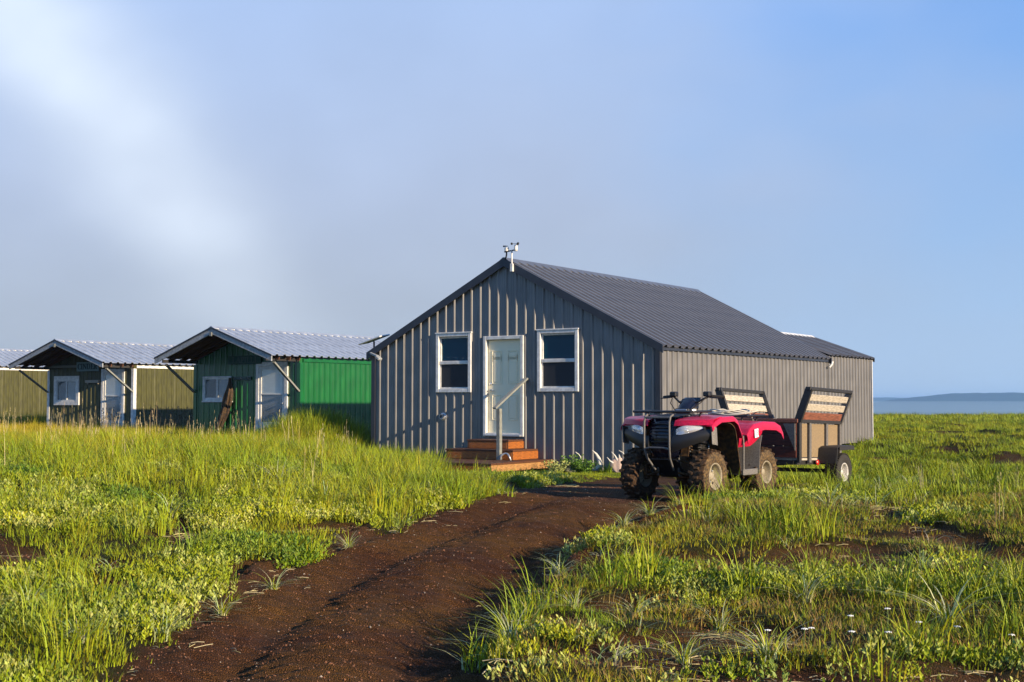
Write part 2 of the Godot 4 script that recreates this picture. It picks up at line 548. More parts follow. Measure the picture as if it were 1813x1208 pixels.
func height(x: float, d: float) -> float:
	var y := interp(BASE, d)
	var l := interp(TRACK_LEFT, d)
	var r := interp(TRACK_RIGHT, d)
	var bs := interp(BANK_START, d)
	var rough := n_mid.get_noise_2d(x, d)
	var edge := n_small.get_noise_2d(x * 0.7, d * 0.7) * 0.12
	y += interp(BANK_HEIGHT, d) * smoothstep(0.0, 3.6, bs - x)
	var out_left := l - x + edge
	var out_right := x - r + edge
	if d < 24.5:
		y += 0.09 * smoothstep(-0.02, 0.3, out_left)
		y += 0.15 * smoothstep(-0.03, 0.26, out_right) * (1.0 - smoothstep(12.5, 15.0, d)) + 0.03 * smoothstep(0.0, 0.4, out_right)
	var away := maxf(out_left, out_right)
	var turf := smoothstep(0.1, 1.2, away)
	y += turf * (rough * 0.07 + n_big.get_noise_2d(x, d) * 0.12 * smoothstep(10.0, 30.0, d))
	# hummocky turf on the open side
	var open_side := smoothstep(4.0, 7.0, x) * smoothstep(16.0, 22.0, d)
	if open_side > 0.0:
		y += open_side * (0.30 * absf(n_mid.get_noise_2d(x * 0.75 + 40.0, d * 0.45)) + 0.12 * n_mid.get_noise_2d(x * 0.6, d * 0.4 + 90.0))
	# a grown-over mound beside the green hut
	var q := Vector2((x + 4.55) / 1.25, (d - 31.0) / 1.7)
	y += 0.52 * exp(-q.length_squared())
	if away < 0.3 and d < 24.0:
		var t := (x - l) / maxf(r - l, 0.2)
		var wear := smoothstep(0.3, -0.2, away) * (1.0 - smoothstep(14.5, 17.0, d))
		for rut in [0.27, 0.80]:
			var k: float = (t - rut) / 0.10
			y -= 0.055 * exp(-k * k) * wear
		var ridge := (t - 0.52) / 0.16
		y += 0.030 * exp(-ridge * ridge) * wear
		var shoulder := (t - 0.08) / 0.07
		y += 0.025 * exp(-shoulder * shoulder) * wear
		# prints of the tyre lugs
		y += wear * 0.026 * sin(d * 38.0 + 9.0 * absf(t - 0.5) + rough * 3.0) * smoothstep(0.1, -0.1, away) * (0.5 + 0.5 * n_small.get_noise_2d(x * 0.5, d * 0.5))
		y += wear * 0.026 * n_small.get_noise_2d(x * 2.2, d * 2.2)
	# trodden level in front of the steps and where the vehicles stand
	var foot := Vector2((x - 0.4) / 2.6, (d - 25.2) / 2.4)
	y = lerpf(y, -0.13, 0.95 * exp(-pow(foot.length(), 4.0)))
	var along := clampf(((x - 1.86) * 0.611 + (d - 15.03) * 0.792) / 3.6, 0.0, 1.0)
	var stand := Vector2(x - 1.86 - along * 2.2, d - 15.03 - along * 2.85).length() / 1.15
	y = lerpf(y, lerpf(0.115, 0.085, along), 0.95 * exp(-pow(stand, 4.0)))
	var bare_dip := soil_at(x, d) if away > 0.25 and d > 5.0 and d < 60.0 and absf(x) < 20.0 else 0.0
	y -= 0.06 * bare_dip
	return y


func spread(a: float, b: float, near: float, fa: float, fb: float, grow: float, widest: float) -> Array:  # grid lines, «near» apart between fa and fb and growing outwards
	var mid := []
	var v := fa
	while v < fb:
		mid.append(v)
		v += near
	var s := near
	while v < b:
		mid.append(v)
		s = minf(s * grow, widest)
		v += s
	mid.append(b)
	var low := []
	s = near
	v = fa - s
	while v > a:
		low.append(v)
		s = minf(s * grow, widest)
		v -= s
	low.append(a)
	low.reverse()
	return low + mid


func ground() -> void:
	var xs := spread(-240.0, 240.0, 0.045, -3.2, 4.8, 1.035, 12.0)
	var ds := spread(-60.0, 400.0, 0.042, 6.3, 16.0, 1.022, 12.0)
	var w := xs.size()
	var pos := PackedVector3Array()
	var col := PackedColorArray()
	var nor := PackedVector3Array()
	pos.resize(w * ds.size())
	col.resize(w * ds.size())
	nor.resize(w * ds.size())
	for j in ds.size():
		for i in w:
			var x: float = xs[i]
			var d: float = ds[j]
			pos[j * w + i] = p(x, d, height(x, d))
			var s := soil_at(x, d)
			var v := n_small.get_noise_2d(x * 1.7, d * 1.7)
			var u := n_mid.get_noise_2d(x * 1.3 + 70.0, d * 1.3)
			var earth := Color(0.17, 0.062, 0.022).lerp(Color(0.29, 0.135, 0.034), clampf(0.5 + u * 0.9, 0.0, 1.0))
			earth = earth * (1.0 + 0.35 * v)
			var turf := Color(0.060, 0.075, 0.010).lerp(Color(0.10, 0.085, 0.016), clampf(0.5 + u * 0.8, 0.0, 1.0)) * (1.0 + 0.3 * v)
			col[j * w + i] = turf.lerp(earth, s)
	for j in ds.size():
		for i in w:
			var a := pos[j * w + mini(i + 1, w - 1)] - pos[j * w + maxi(i - 1, 0)]
			var b := pos[mini(j + 1, ds.size() - 1) * w + i] - pos[maxi(j - 1, 0) * w + i]
			nor[j * w + i] = a.cross(b).normalized()
	var idx := PackedInt32Array()
	for j in ds.size() - 1:
		for i in w - 1:
			var a := j * w + i
			idx.append_array([a, a + w, a + 1, a + 1, a + w, a + w + 1])
	var arr := []
	arr.resize(Mesh.ARRAY_MAX)
	arr[Mesh.ARRAY_VERTEX] = pos
	arr[Mesh.ARRAY_NORMAL] = nor
	arr[Mesh.ARRAY_COLOR] = col
	arr[Mesh.ARRAY_INDEX] = idx
	var me := ArrayMesh.new()
	me.add_surface_from_arrays(Mesh.PRIMITIVE_TRIANGLES, arr)
	var o := part_mesh("ground", me, mats.soil)
	o.set_meta("kind", "structure")
	tag(o, "grassy plateau with a dark red-brown cinder track", "ground")
	print("ground ", pos.size())


func far_land() -> void:
	# the low plain beyond the plateau and the two hills at its end, several kilometres off
	var g := Geo.new()
	var f := func(u: float, v: float) -> Vector3:
		var d := 330.0 * pow(9000.0 / 330.0, v)
		var x := (u - 0.5) * 2.6 * (d + 300.0)
		return p(x, d, -17.0 - 12.0 * smoothstep(330.0, 1500.0, d) + 2.0 * n_big.get_noise_2d(x * 0.02, d * 0.02))
	g.sheet(60, 60, f, 1.0)
	var o := part("plain", g, mats.far_turf)
	o.set_meta("kind", "structure")
	tag(o, "hazy lowland plain spreading out beyond the plateau edge", "plain")
	var fog := FogVolume.new()
	fog.name = "mist_bank"
	fog.shape = RenderingServer.FOG_VOLUME_SHAPE_ELLIPSOID
	fog.size = Vector3(14000, 56, 5600)
	fog.position = p(0, 3600, -24)
	var fm := FogMaterial.new()
	fm.density = 0.00012
	fm.albedo = Color(0.80, 0.92, 1.0)
	fog.material = fm
	add_child(fog)
	fog.set_meta("kind", "stuff")
	tag(fog, "thin pale mist lying over the lowland plain", "mist")
	for a in [[1800.0, 4800.0, 420.0, 500.0, 64.0, "broad blue hill rising highest beyond the plain", 1.0], [1300.0, 6600.0, 560.0, 600.0, 51.0, "low flat-topped pale hill ending in a slope behind the broad hill", 0.0]]:
		var h := Geo.new()
		var hill := func(u: float, v: float) -> Vector3:
			var x: float = a[0] + (u - 0.5) * 2.0 * a[2] * 1.7
			var d: float = a[1] + (v - 0.5) * 2.0 * a[3]
			var k := absf(u - 0.5) * 2.0
			var rise := pow(1.0 - k * k, 1.6) if a[6] > 0.5 else smoothstep(1.0, 0.76, k)
			var y: float = a[4] * rise * smoothstep(1.0, 0.2, absf(v - 0.5) * 2.0) * (1.0 + 0.10 * n_big.get_noise_2d(x * 0.03, d * 0.03))
			return p(x, d, -30.0 + y)
		h.sheet(70, 16, hill, 1.0)
		var ho := part("hill", h, mats.hill_heath)
		ho.set_meta("kind", "structure")
		tag(ho, a[5], "hill")


# ---------------------------------------------------------------- buildings

const TURN := -0.5864  # the buildings' fronts face this way: local x along the front, z outwards
const RIB_STEP := 0.229
const ROOF_STEP := 0.305


# rib sections across the sheet (offset, proud): front cladding, steep-sided side cladding, broad roof ribs
const RIBS := [[[-0.038, 0.0], [-0.020, 0.022], [0.004, 0.026], [0.015, 0.0215], [0.024, 0.0135], [0.0335, 0.0], [0.083, 0.0], [0.090, 0.005], [0.104, 0.005], [0.113, 0.0], [0.134, 0.0], [0.141, 0.005], [0.155, 0.005], [0.164, 0.0]], [[-0.040, 0.0], [-0.026, 0.032], [0.026, 0.032], [0.040, 0.0], [0.098, 0.0], [0.105, 0.008], [0.124, 0.008], [0.131, 0.0]], [[-0.062, 0.0], [-0.036, 0.042], [0.036, 0.042], [0.062, 0.0]]]


func rib_profile(x0: float, x1: float, phase := 0.0, relief := 1.0, shape := 0, step := RIB_STEP) -> Array:  # Vector2(x, proud) of ribbed sheet steel from x0 to x1
	var out := [Vector2(x0, 0.0)]
	var k := floori((x0 - phase) / step)
	while phase + k * step < x1 + 0.1:
		var c := phase + k * step
		for q in RIBS[shape]:
			var x: float = c + q[0]
			if x > x0 + 0.001 and x < x1 - 0.001:
				out.append(Vector2(x, q[1] * relief))
		k += 1
	out.append(Vector2(x1, 0.0))
	return out


func strips(g: Geo, prof: Array, low: float, top: Callable, holes: Array, xf: Transform3D, facing := 1.0) -> void:
	# upright strips between neighbouring profile points, cut out at the openings (Rect2 in x, y)
	var cuts := []
	for h in holes:
		cuts.append(h.position.x)
		cuts.append(h.end.x)
	var pr := []
	for i in prof.size():
		pr.append(prof[i])
		if i + 1 < prof.size():
			var here := []
			for cx in cuts:
				if cx > prof[i].x + 1e-4 and cx < prof[i + 1].x - 1e-4:
					here.append(cx)
			here.sort()
			for cx in here:
				pr.append(prof[i].lerp(prof[i + 1], (cx - prof[i].x) / (prof[i + 1].x - prof[i].x)))
	for i in pr.size() - 1:
		var a: Vector2 = pr[i]
		var b: Vector2 = pr[i + 1]
		if b.x - a.x < 1e-5:
			continue
		var mid := (a.x + b.x) * 0.5
		var spans := [[low, low, top.call(a.x), top.call(b.x)]]
		var rest := []
		for h in holes:
			if mid > h.position.x and mid < h.end.x:
				rest.append(h)
		rest.sort_custom(func(m, k): return m.position.y < k.position.y)
		var made := []
		var y := low
		for h in rest:
			made.append([y, y, h.position.y, h.position.y])
			y = h.end.y
		made.append([y, y, top.call(a.x), top.call(b.x)])
		for s in made:
			if s[2] - s[0] < 1e-4 and s[3] - s[1] < 1e-4:
				continue
			var q0 := xf * Vector3(a.x, s[0], a.y)
			var q1 := xf * Vector3(b.x, s[1], b.y)
			var q2 := xf * Vector3(b.x, s[3], b.y)
			var q3 := xf * Vector3(a.x, s[2], a.y)
			if facing > 0.0:
				g.quad(q0, q1, q2, q3)
			else:
				g.quad(q3, q2, q1, q0)


func ribbed_wall(root: Node3D, called: String, m: Material, x0: float, x1: float, low: float, top: Callable, holes: Array, xf: Transform3D, phase := 0.0, apex := INF, shape := 0) -> void:
	# a wall: solid backing with its openings lined, clad in sheets of ribbed steel
	var bg := Geo.new()
	var flat := [Vector2(x0, -0.004)]
	if apex > x0 and apex < x1:
		flat.append(Vector2(apex, -0.004))
	flat.append(Vector2(x1, -0.004))
	strips(bg, flat, low + 0.02, func(x): return top.call(x) - 0.01, holes, xf)
	var inner := flat.map(func(q): return Vector2(q.x, -0.11))
	strips(bg, inner, low + 0.02, func(x): return top.call(x) - 0.01, holes, xf, -1.0)
	for h in holes:
		var c := [h.position, Vector2(h.end.x, h.position.y), h.end, Vector2(h.position.x, h.end.y)]
		for i in 4:
			var a: Vector2 = c[i]
			var b: Vector2 = c[(i + 1) % 4]
			bg.quad(xf * Vector3(a.x, a.y, -0.11), xf * Vector3(b.x, b.y, -0.11), xf * Vector3(b.x, b.y, -0.004), xf * Vector3(a.x, a.y, -0.004))
	var wall := part(called, bg, mats.backing, root)
	var x := x0
	while x < x1 - 0.02:
		var e := minf(x + 4.0 * RIB_STEP, x1)
		var g := Geo.new()
		var prof := rib_profile(x, e, phase, 1.0, shape)
		if apex > x and apex < e:
			for i in prof.size() - 1:
				if prof[i].x < apex - 1e-3 and prof[i + 1].x > apex + 1e-3:
					prof.insert(i + 1, prof[i].lerp(prof[i + 1], (apex - prof[i].x) / (prof[i + 1].x - prof[i].x)))
					break
		var over := []
		for h in holes:  # an opening as wide as the sheet cuts it in two
			if h.position.x <= x + 0.001 and h.end.x >= e - 0.001:
				over.append(h)
		if over.is_empty():
			strips(g, prof, low, top, holes, xf)
			part("wall_panel", g, m, wall)
		else:
			var foot: float = over[0].position.y
			var head: float = over[0].end.y
			if foot > low + 0.01:
				strips(g, prof, low, func(_q): return foot, [], xf)
				part("wall_panel", g, m, wall)
			var g2 := Geo.new()
			strips(g2, prof, head, top, [], xf)
			part("wall_panel", g2, m, wall)
		x = e


func ribbed_roof(root: Node3D, m: Material, edge: float, ridge_y: float, slope: float, z0: float, z1: float, phase := 0.0) -> Node3D:
	# both slopes of a gable roof from z0 (back) to z1 (front) as a deck clad in ribbed sheets; edge: reach of the eave from the middle
	var deck := Geo.new()
	var down := atan(slope)
	var run := edge / cos(down)
	for s in [-1.0, 1.0]:
		var mid := Vector3(s * edge * 0.5, ridge_y - slope * edge * 0.5 - 0.035, (z0 + z1) * 0.5)
		deck.box(mid, Vector3(run - 0.34, 0.03, z1 - z0 - 0.04), 0.0, Basis(Vector3(0, 0, 1), -s * down))
	var roof := part("roof", deck, mats.rafter_wood, root)
	for s in [-1.0, 1.0]:
		# sheet space: x along the eave, y up the slope, z proud of it
		var up := Vector3(-s * cos(down), sin(down), 0)
		var out := Vector3(s * sin(down), cos(down), 0)
		var along := up.cross(out)
		var foot := Vector3(s * edge, ridge_y - slope * edge, 0)
		var xf := Transform3D(Basis(along, up, out), foot)
		var a := z0 if along.z > 0.0 else -z1
		var b := z1 if along.z > 0.0 else -z0
		var x := a
		while x < b - 0.02:
			var e := minf(x + 3.0 * ROOF_STEP, b)
			var g := Geo.new()
			var prof := rib_profile(x, e, phase, 1.0, 2, ROOF_STEP)
			strips(g, prof, 0.0, func(_q): return run, [], xf)
			strips(g, prof.map(func(q): return Vector2(q.x, q.y - 0.006)), 0.0, func(_q): return run, [], xf, -1.0)
			for i in prof.size() - 1:  # the cut edge at the eave
				g.quad(xf * Vector3(prof[i].x, 0, prof[i].y - 0.006), xf * Vector3(prof[i + 1].x, 0, prof[i + 1].y - 0.006), xf * Vector3(prof[i + 1].x, 0, prof[i + 1].y), xf * Vector3(prof[i].x, 0, prof[i].y))
			part("roof_panel", g, m, roof)
			x = e
	return roof


func ridge_cap(root: Node3D, m: Material, ridge_y: float, slope: float, z0: float, z1: float, reach := 0.16) -> void:
	var g := Geo.new()
	var o := [Vector2(-reach, -slope * reach - 0.012), Vector2(-reach, -slope * reach + 0.006), Vector2(-0.02, 0.026), Vector2(0.02, 0.026), Vector2(reach, -slope * reach + 0.006), Vector2(reach, -slope * reach - 0.012), Vector2(0.0, 0.004)]
	o.reverse()
	g.slab(o, Transform3D(Basis(), Vector3(0, ridge_y + 0.024, (z0 + z1) * 0.5)), z1 - z0)
	part("ridge_cap", g, m, root)


func rake_trim(root: Node3D, m: Material, edge: float, ridge_y: float, slope: float, z: float, depth: float, thick := 0.03, drop := 0.0) -> void:
	for s in [-1.0, 1.0]:
		var g := Geo.new()
		var o := [Vector2(0, ridge_y - depth - drop), Vector2(s * edge, ridge_y - slope * edge - depth * 0.92 - drop), Vector2(s * edge, ridge_y - slope * edge - drop), Vector2(0, ridge_y - drop)]
		if s < 0.0:
			o.reverse()
		g.slab(o, Transform3D(Basis(), Vector3(0, 0, z)), thick)
		part("rake_trim", g, m, root)


func frame_bars(g: Geo, r: Rect2, w: float, z: float, depth: float, ch := 0.006) -> void:
	g.box(Vector3(r.position.x + w * 0.5, r.get_center().y, z), Vector3(w, r.size.y, depth), ch)
	g.box(Vector3(r.end.x - w * 0.5, r.get_center().y, z), Vector3(w, r.size.y, depth), ch)
	g.box(Vector3(r.get_center().x, r.position.y + w * 0.5, z), Vector3(r.size.x - 2.0 * w, w, depth - 0.004), ch)
	g.box(Vector3(r.get_center().x, r.end.y - w * 0.5, z), Vector3(r.size.x - 2.0 * w, w, depth - 0.004), ch)


func pane(parent: Node3D, r: Rect2, z: float, m: Material, called := "pane") -> void:
	var g := Geo.new()
	g.box(Vector3(r.get_center().x, r.get_center().y, z), Vector3(r.size.x, r.size.y, 0.006))
	part(called, g, m, parent)


func sash_window(root: Node3D, r: Rect2) -> void:  # white window with an upper pane and a screened lower one
	var g := Geo.new()
	frame_bars(g, r, 0.085, 0.012, 0.07, 0.01)
	g.box(Vector3(r.get_center().x, r.end.y - 0.004, 0.03), Vector3(r.size.x + 0.03, 0.03, 0.06), 0.005)
	var w := part("window", g, mats.white_trim, root)
	w.set_meta("label", "white framed window with a raised lower sash")
	var my := r.get_center().y
	var s := Geo.new()
	frame_bars(s, Rect2(r.position.x + 0.087, r.position.y + 0.087, r.size.x - 0.174, r.size.y - 0.174), 0.03, -0.03, 0.05, 0.004)
	s.box(Vector3(r.get_center().x, my, -0.015), Vector3(r.size.x - 0.18, 0.075, 0.07), 0.008)
	part("sash", s, mats.white_paint, w)
	pane(w, Rect2(r.position.x + 0.11, my + 0.03, r.size.x - 0.22, r.size.y * 0.5 - 0.14), -0.035, mats.glass)
	pane(w, Rect2(r.position.x + 0.11, r.position.y + 0.11, r.size.x - 0.22, r.size.y * 0.5 - 0.14), -0.045, mats.glass)
	pane(w, Rect2(r.position.x + 0.11, r.position.y + 0.11, r.size.x - 0.22, r.size.y * 0.5 - 0.14), -0.012, mats.insect_screen, "screen")


func cabin() -> void:
	var c := thing("cabin", p(-0.129, 27.28), TURN, "large gabled cabin clad in grey ribbed steel behind the quad bike", "cabin")
	var hw := 3.62
	var slope := 0.514
	var ridge := 4.235
	var wall_top := func(x: float) -> float: return ridge - 0.05 - slope * absf(x)
	var deep := 9.19
	var win_l := Rect2(-1.81, 1.45, 0.94, 1.29)
	var win_r := Rect2(0.80, 1.455, 0.99, 1.28)
	var door := Rect2(-0.55, 0.526, 1.015, 2.11)
	var inset := func(r: Rect2, k: float) -> Rect2: return r.grow(-k)
	ribbed_wall(c, "front_wall", mats.grey_steel, -hw, hw, -0.12, wall_top, [inset.call(win_l, 0.03), inset.call(win_r, 0.03), inset.call(door, 0.03)], Transform3D(), 0.03, 0.0)
	var right := Transform3D(Basis(Vector3(0, 0, -1), Vector3.UP, Vector3(1, 0, 0)), Vector3(hw, 0, 0))
	var side_top := func(_x: float) -> float: return ridge - 0.05 - slope * hw
	ribbed_wall(c, "side_wall", mats.grey_steel, 0.0, deep, -0.12, side_top, [], right, 0.05, INF, 1)
	var left := Transform3D(Basis(Vector3(0, 0, 1), Vector3.UP, Vector3(-1, 0, 0)), Vector3(-hw, 0, -deep))
	ribbed_wall(c, "side_wall", mats.grey_steel, 0.0, deep, -0.12, side_top, [], left, 0.05, INF, 1)
	var back := Transform3D(Basis(Vector3(-1, 0, 0), Vector3.UP, Vector3(0, 0, -1)), Vector3(0, 0, -deep))
	ribbed_wall(c, "back_wall", mats.grey_steel, -hw, hw, -0.12, wall_top, [], back, 0.03, 0.0)
	var roof := ribbed_roof(c, mats.roof_steel, hw + 0.09, ridge, slope, -deep - 0.08, 0.07, 0.06)
	roof.material_override = mats.backing
	ridge_cap(c, mats.roof_steel, ridge, slope, -deep - 0.09, 0.09)
	rake_trim(c, mats.dark_trim, hw + 0.10, ridge + 0.035, slope, 0.085, 0.175)
	rake_trim(c, mats.dark_trim, hw + 0.10, ridge + 0.035, slope, -deep - 0.095, 0.175)
	for s in [-1.0, 1.0]:
		var g := Geo.new()
		g.box(Vector3(s * (hw - 0.045), 1.12, 0.013), Vector3(0.115, 2.36, 0.036), 0.004)
		g.box(Vector3(s * (hw + 0.012), 1.12, -0.03), Vector3(0.03, 2.36, 0.05), 0.004)
		part("corner_trim", g, mats.dark_trim, c)
		var e := Geo.new()
		e.box(Vector3(s * (hw + 0.04), 2.285, -deep * 0.5), Vector3(0.03, 0.06, deep), 0.004)
		part("eave_trim", e, mats.dark_trim, c)
	sash_window(c, win_l)
	sash_window(c, win_r)
	# six-panel door in a white frame
	var f := Geo.new()
	frame_bars(f, door, 0.075, 0.012, 0.08, 0.008)
	var fr := part("door_frame", f, mats.white_paint, c)
	var th := Geo.new()
	th.box(Vector3(door.get_center().x, door.position.y + 0.02, 0.03), Vector3(door.size.x - 0.1, 0.035, 0.14), 0.005)
	part("threshold", th, mats.zinc, fr)
	var slab := Rect2(door.position.x + 0.078, door.position.y + 0.05, door.size.x - 0.156, door.size.y - 0.128)
	var d := Geo.new()
	d.box(Vector3(slab.get_center().x, slab.get_center().y, -0.052), Vector3(slab.size.x, slab.size.y, 0.04), 0.003)
	var dn := part("door", d, mats.door_enamel, c)
	dn.set_meta("label", "white six-panel door")
	for row in [[0.82, 0.12], [0.585, 0.31], [0.20, 0.27]]:
		for s in [-1.0, 1.0]:
			var mid := Vector3(slab.get_center().x + s * 0.2, slab.position.y + slab.size.y * (row[0] + row[1] * 0.5 - 0.055), -0.03)
			var hgt: float = slab.size.y * row[1]
			var q := Geo.new()
			frame_bars(q, Rect2(mid.x - 0.125, mid.y - hgt * 0.5, 0.25, hgt), 0.022, -0.029, 0.018, 0.008)
			q.box(Vector3(mid.x, mid.y, -0.031), Vector3(0.17, hgt - 0.08, 0.014), 0.006)
			part("door_panel", q, mats.door_enamel, dn)
	var k := Geo.new()
	var hx := slab.position.x + 0.07
	k.lathe([Vector2(0.001, 0.0), Vector2(0.03, 0.0), Vector2(0.03, 0.008), Vector2(0.012, 0.014), Vector2(0.012, 0.05), Vector2(0.001, 0.055)], 14, Transform3D(Basis(Vector3.RIGHT, PI / 2), Vector3(hx, slab.position.y + 0.92, -0.03)))
	k.tube([Vector3(hx, slab.position.y + 0.92, 0.02), Vector3(hx + 0.05, slab.position.y + 0.92, 0.025), Vector3(hx + 0.11, slab.position.y + 0.915, 0.022)], 0.011, 8)
	part("handle", k, mats.chrome, dn)
	var kb := Geo.new()
	kb.lathe([Vector2(0.001, 0.0), Vector2(0.028, 0.0), Vector2(0.026, 0.015), Vector2(0.001, 0.018)], 14, Transform3D(Basis(Vector3.RIGHT, PI / 2), Vector3(hx, slab.position.y + 1.05, -0.03)))
	part("deadbolt", kb, mats.chrome, dn)
	# floor and inner back so that the rooms behind the panes are closed and dim
	var fl := Geo.new()
	fl.box(Vector3(0, 0.42, -deep * 0.5), Vector3(2.0 * hw - 0.26, 0.06, deep - 0.26))
	part("floor", fl, mats.room_dark, c)
	# end of the gutter pipe under the eave
	var gp := Geo.new()
	gp.tube([Vector3(hw + 0.14, 2.27, -deep - 0.05), Vector3(hw + 0.13, 2.20, -deep - 0.03), Vector3(hw + 0.08, 2.12, -deep + 0.02)], 0.03, 8)
	part("gutter_elbow", gp, mats.white_paint, c)


func annex() -> void:
	# the lower shed built on behind the cabin, on short posts; its origin is the middle of its front
	var u := Vector3(cos(TURN), 0, -sin(TURN))
	var back := Vector3(-sin(TURN), 0, -cos(TURN))
	var at := p(-0.129, 27.28) + u * (3.62 - 1.72) + back * 9.32
	var c := thing("shed", at, TURN, "lower grey ribbed steel shed on short posts built against the cabin's far end", "shed")
	var hw := 1.70
	var slope := 0.36
	var ridge := 3.08
	var deep := 3.34
	var top := func(x: float) -> float: return ridge - 0.05 - slope * absf(x)
	var side := func(_x: float) -> float: return ridge - 0.05 - slope * hw
	ribbed_wall(c, "front_wall", mats.grey_steel, -hw, hw, 0.16, top, [], Transform3D(), 0.0, 0.0)
	ribbed_wall(c, "side_wall", mats.grey_steel, 0.0, deep, 0.16, side, [], Transform3D(Basis(Vector3(0, 0, -1), Vector3.UP, Vector3(1, 0, 0)), Vector3(hw, 0, 0)), 0.05, INF, 1)
	ribbed_wall(c, "side_wall", mats.grey_steel, 0.0, deep, 0.16, side, [], Transform3D(Basis(Vector3(0, 0, 1), Vector3.UP, Vector3(-1, 0, 0)), Vector3(-hw, 0, -deep)), 0.05, INF, 1)
	ribbed_wall(c, "back_wall", mats.grey_steel, -hw, hw, 0.16, top, [], Transform3D(Basis(Vector3(-1, 0, 0), Vector3.UP, Vector3(0, 0, -1)), Vector3(0, 0, -deep)), 0.0, 0.0)
	var roof := ribbed_roof(c, mats.roof_steel, hw + 0.1, ridge, slope, -deep - 0.06, 0.0, 0.02)
	roof.material_override = mats.backing
	ridge_cap(c, mats.white_trim, ridge, slope, -deep - 0.07, 0.0, 0.14)
	rake_trim(c, mats.dark_trim, hw + 0.1, ridge + 0.03, slope, -deep - 0.08, 0.13)
	for s in [-1.0, 1.0]:
		var g := Geo.new()
		g.box(Vector3(s * (hw + 0.012), 1.28, -deep + 0.02), Vector3(0.035, 2.2, 0.07), 0.004)
		part("corner_trim", g, mats.dark_trim, c)
		var q := Geo.new()
		q.box(Vector3(s * (hw + 0.02), 1.3, -deep - 0.022), Vector3(0.07, 2.2, 0.03), 0.004)
		part("corner_board", q, mats.white_trim, c)
		for z in [-0.3, -deep + 0.12]:
			var w := Geo.new()
			w.box(Vector3(s * (hw - 0.1), 0.03, z), Vector3(0.11, 0.5, 0.11), 0.01)
			part("post", w, mats.rail_wood, c)
	var fl := Geo.new()
	fl.box(Vector3(0, 0.21, -deep * 0.5), Vector3(2.0 * hw - 0.05, 0.09, deep - 0.05), 0.01)
	part("floor", fl, mats.rafter_wood, c)
	# flat lid of a flue standing beyond the ridge
	var st := thing("flue", at + u * (-0.72) + back * 1.2 + Vector3(0, 2.6, 0), TURN, "dark flue with a flat lid standing on the shed roof", "flue")
	var fg := Geo.new()
	fg.tube([Vector3(0, -0.1, 0), Vector3(0, 0.60, 0)], 0.06, 12)
	part("pipe", fg, mats.zinc, st)
	var fc := Geo.new()
	fc.box(Vector3(0, 0.66, 0), Vector3(0.34, 0.03, 0.34), 0.006)
	part("lid", fc, mats.dark_trim, st)
	for s in [-1.0, 1.0]:
		var fb := Geo.new()
		fb.box(Vector3(s * 0.058, 0.62, 0), Vector3(0.012, 0.10, 0.02))
		part("bracket", fb, mats.dark_trim, st)


func storm_door(root: Node3D, r: Rect2) -> void:
	# white trim boards, a white door with a tall pane over a screened one
	var g := Geo.new()
	frame_bars(g, r, 0.12, 0.03, 0.05, 0.006)
	var fr := part("door_frame", g, mats.white_trim, root)
	var s := Rect2(r.position.x + 0.122, r.position.y + 0.02, r.size.x - 0.244, r.size.y - 0.142)
	var d := Geo.new()
	frame_bars(d, s, 0.09, 0.02, 0.04, 0.005)
	d.box(Vector3(s.get_center().x, s.position.y + 0.24, 0.018), Vector3(s.size.x - 0.17, 0.32, 0.03), 0.004)
	d.box(Vector3(s.get_center().x, s.position.y + s.size.y * 0.60, 0.02), Vector3(s.size.x - 0.17, 0.035, 0.036), 0.004)
	var dn := part("door", d, mats.white_paint, root)
	dn.set_meta("label", "white storm door with two tall panes")
	var lo := s.position.y + 0.40
	var mid := s.position.y + s.size.y * 0.60
	pane(dn, Rect2(s.position.x + 0.09, mid, s.size.x - 0.18, s.end.y - 0.09 - mid), 0.008, mats.blind, "blind")
	pane(dn, Rect2(s.position.x + 0.09, lo, s.size.x - 0.18, mid - lo), 0.006, mats.screen, "screen")
	pane(dn, Rect2(s.position.x + 0.09, mid, s.size.x - 0.18, s.end.y - 0.09 - mid), 0.022, mats.clear_glass)
	pane(dn, Rect2(s.position.x + 0.09, lo, s.size.x - 0.18, mid - lo), 0.020, mats.clear_glass)
	var k := Geo.new()
	k.lathe([Vector2(0.001, 0.0), Vector2(0.03, 0.0), Vector2(0.012, 0.012), Vector2(0.026, 0.04), Vector2(0.02, 0.06), Vector2(0.001, 0.066)], 12, Transform3D(Basis(Vector3.RIGHT, PI / 2), Vector3(s.end.x - 0.05, s.position.y + 0.95, 0.035)))
	part("knob", k, mats.chrome, dn)


func slider_window(root: Node3D, r: Rect2, trim: float) -> void:
	var g := Geo.new()
	if trim > 0.06:
		frame_bars(g, r, trim, 0.03, 0.05, 0.006)
	else:
		frame_bars(g, r, trim, 0.03, 0.06, 0.006)
		g.box(Vector3(r.get_center().x, r.position.y - 0.02, 0.035), Vector3(r.size.x + 0.04, 0.04, 0.07), 0.005)
	var w := part("window", g, mats.white_trim, root)
	var q := r.grow(-trim + 0.002)
	var s := Geo.new()
	frame_bars(s, q, 0.045, 0.018, 0.05, 0.004)
	s.box(Vector3(q.get_center().x, q.get_center().y, 0.02), Vector3(0.07, q.size.y - 0.09, 0.05), 0.004)
	part("sash", s, mats.white_paint, w)
	pane(w, Rect2(q.position.x + 0.045, q.position.y + 0.045, q.size.x * 0.5 - 0.08, q.size.y - 0.09), 0.012, mats.clear_glass)
	pane(w, Rect2(q.get_center().x + 0.035, q.position.y + 0.045, q.size.x * 0.5 - 0.08, q.size.y - 0.09), 0.020, mats.clear_glass)
	pane(w, Rect2(q.get_center().x + 0.035, q.position.y + 0.045, q.size.x * 0.5 - 0.08, q.size.y - 0.09), 0.004, mats.screen, "screen")


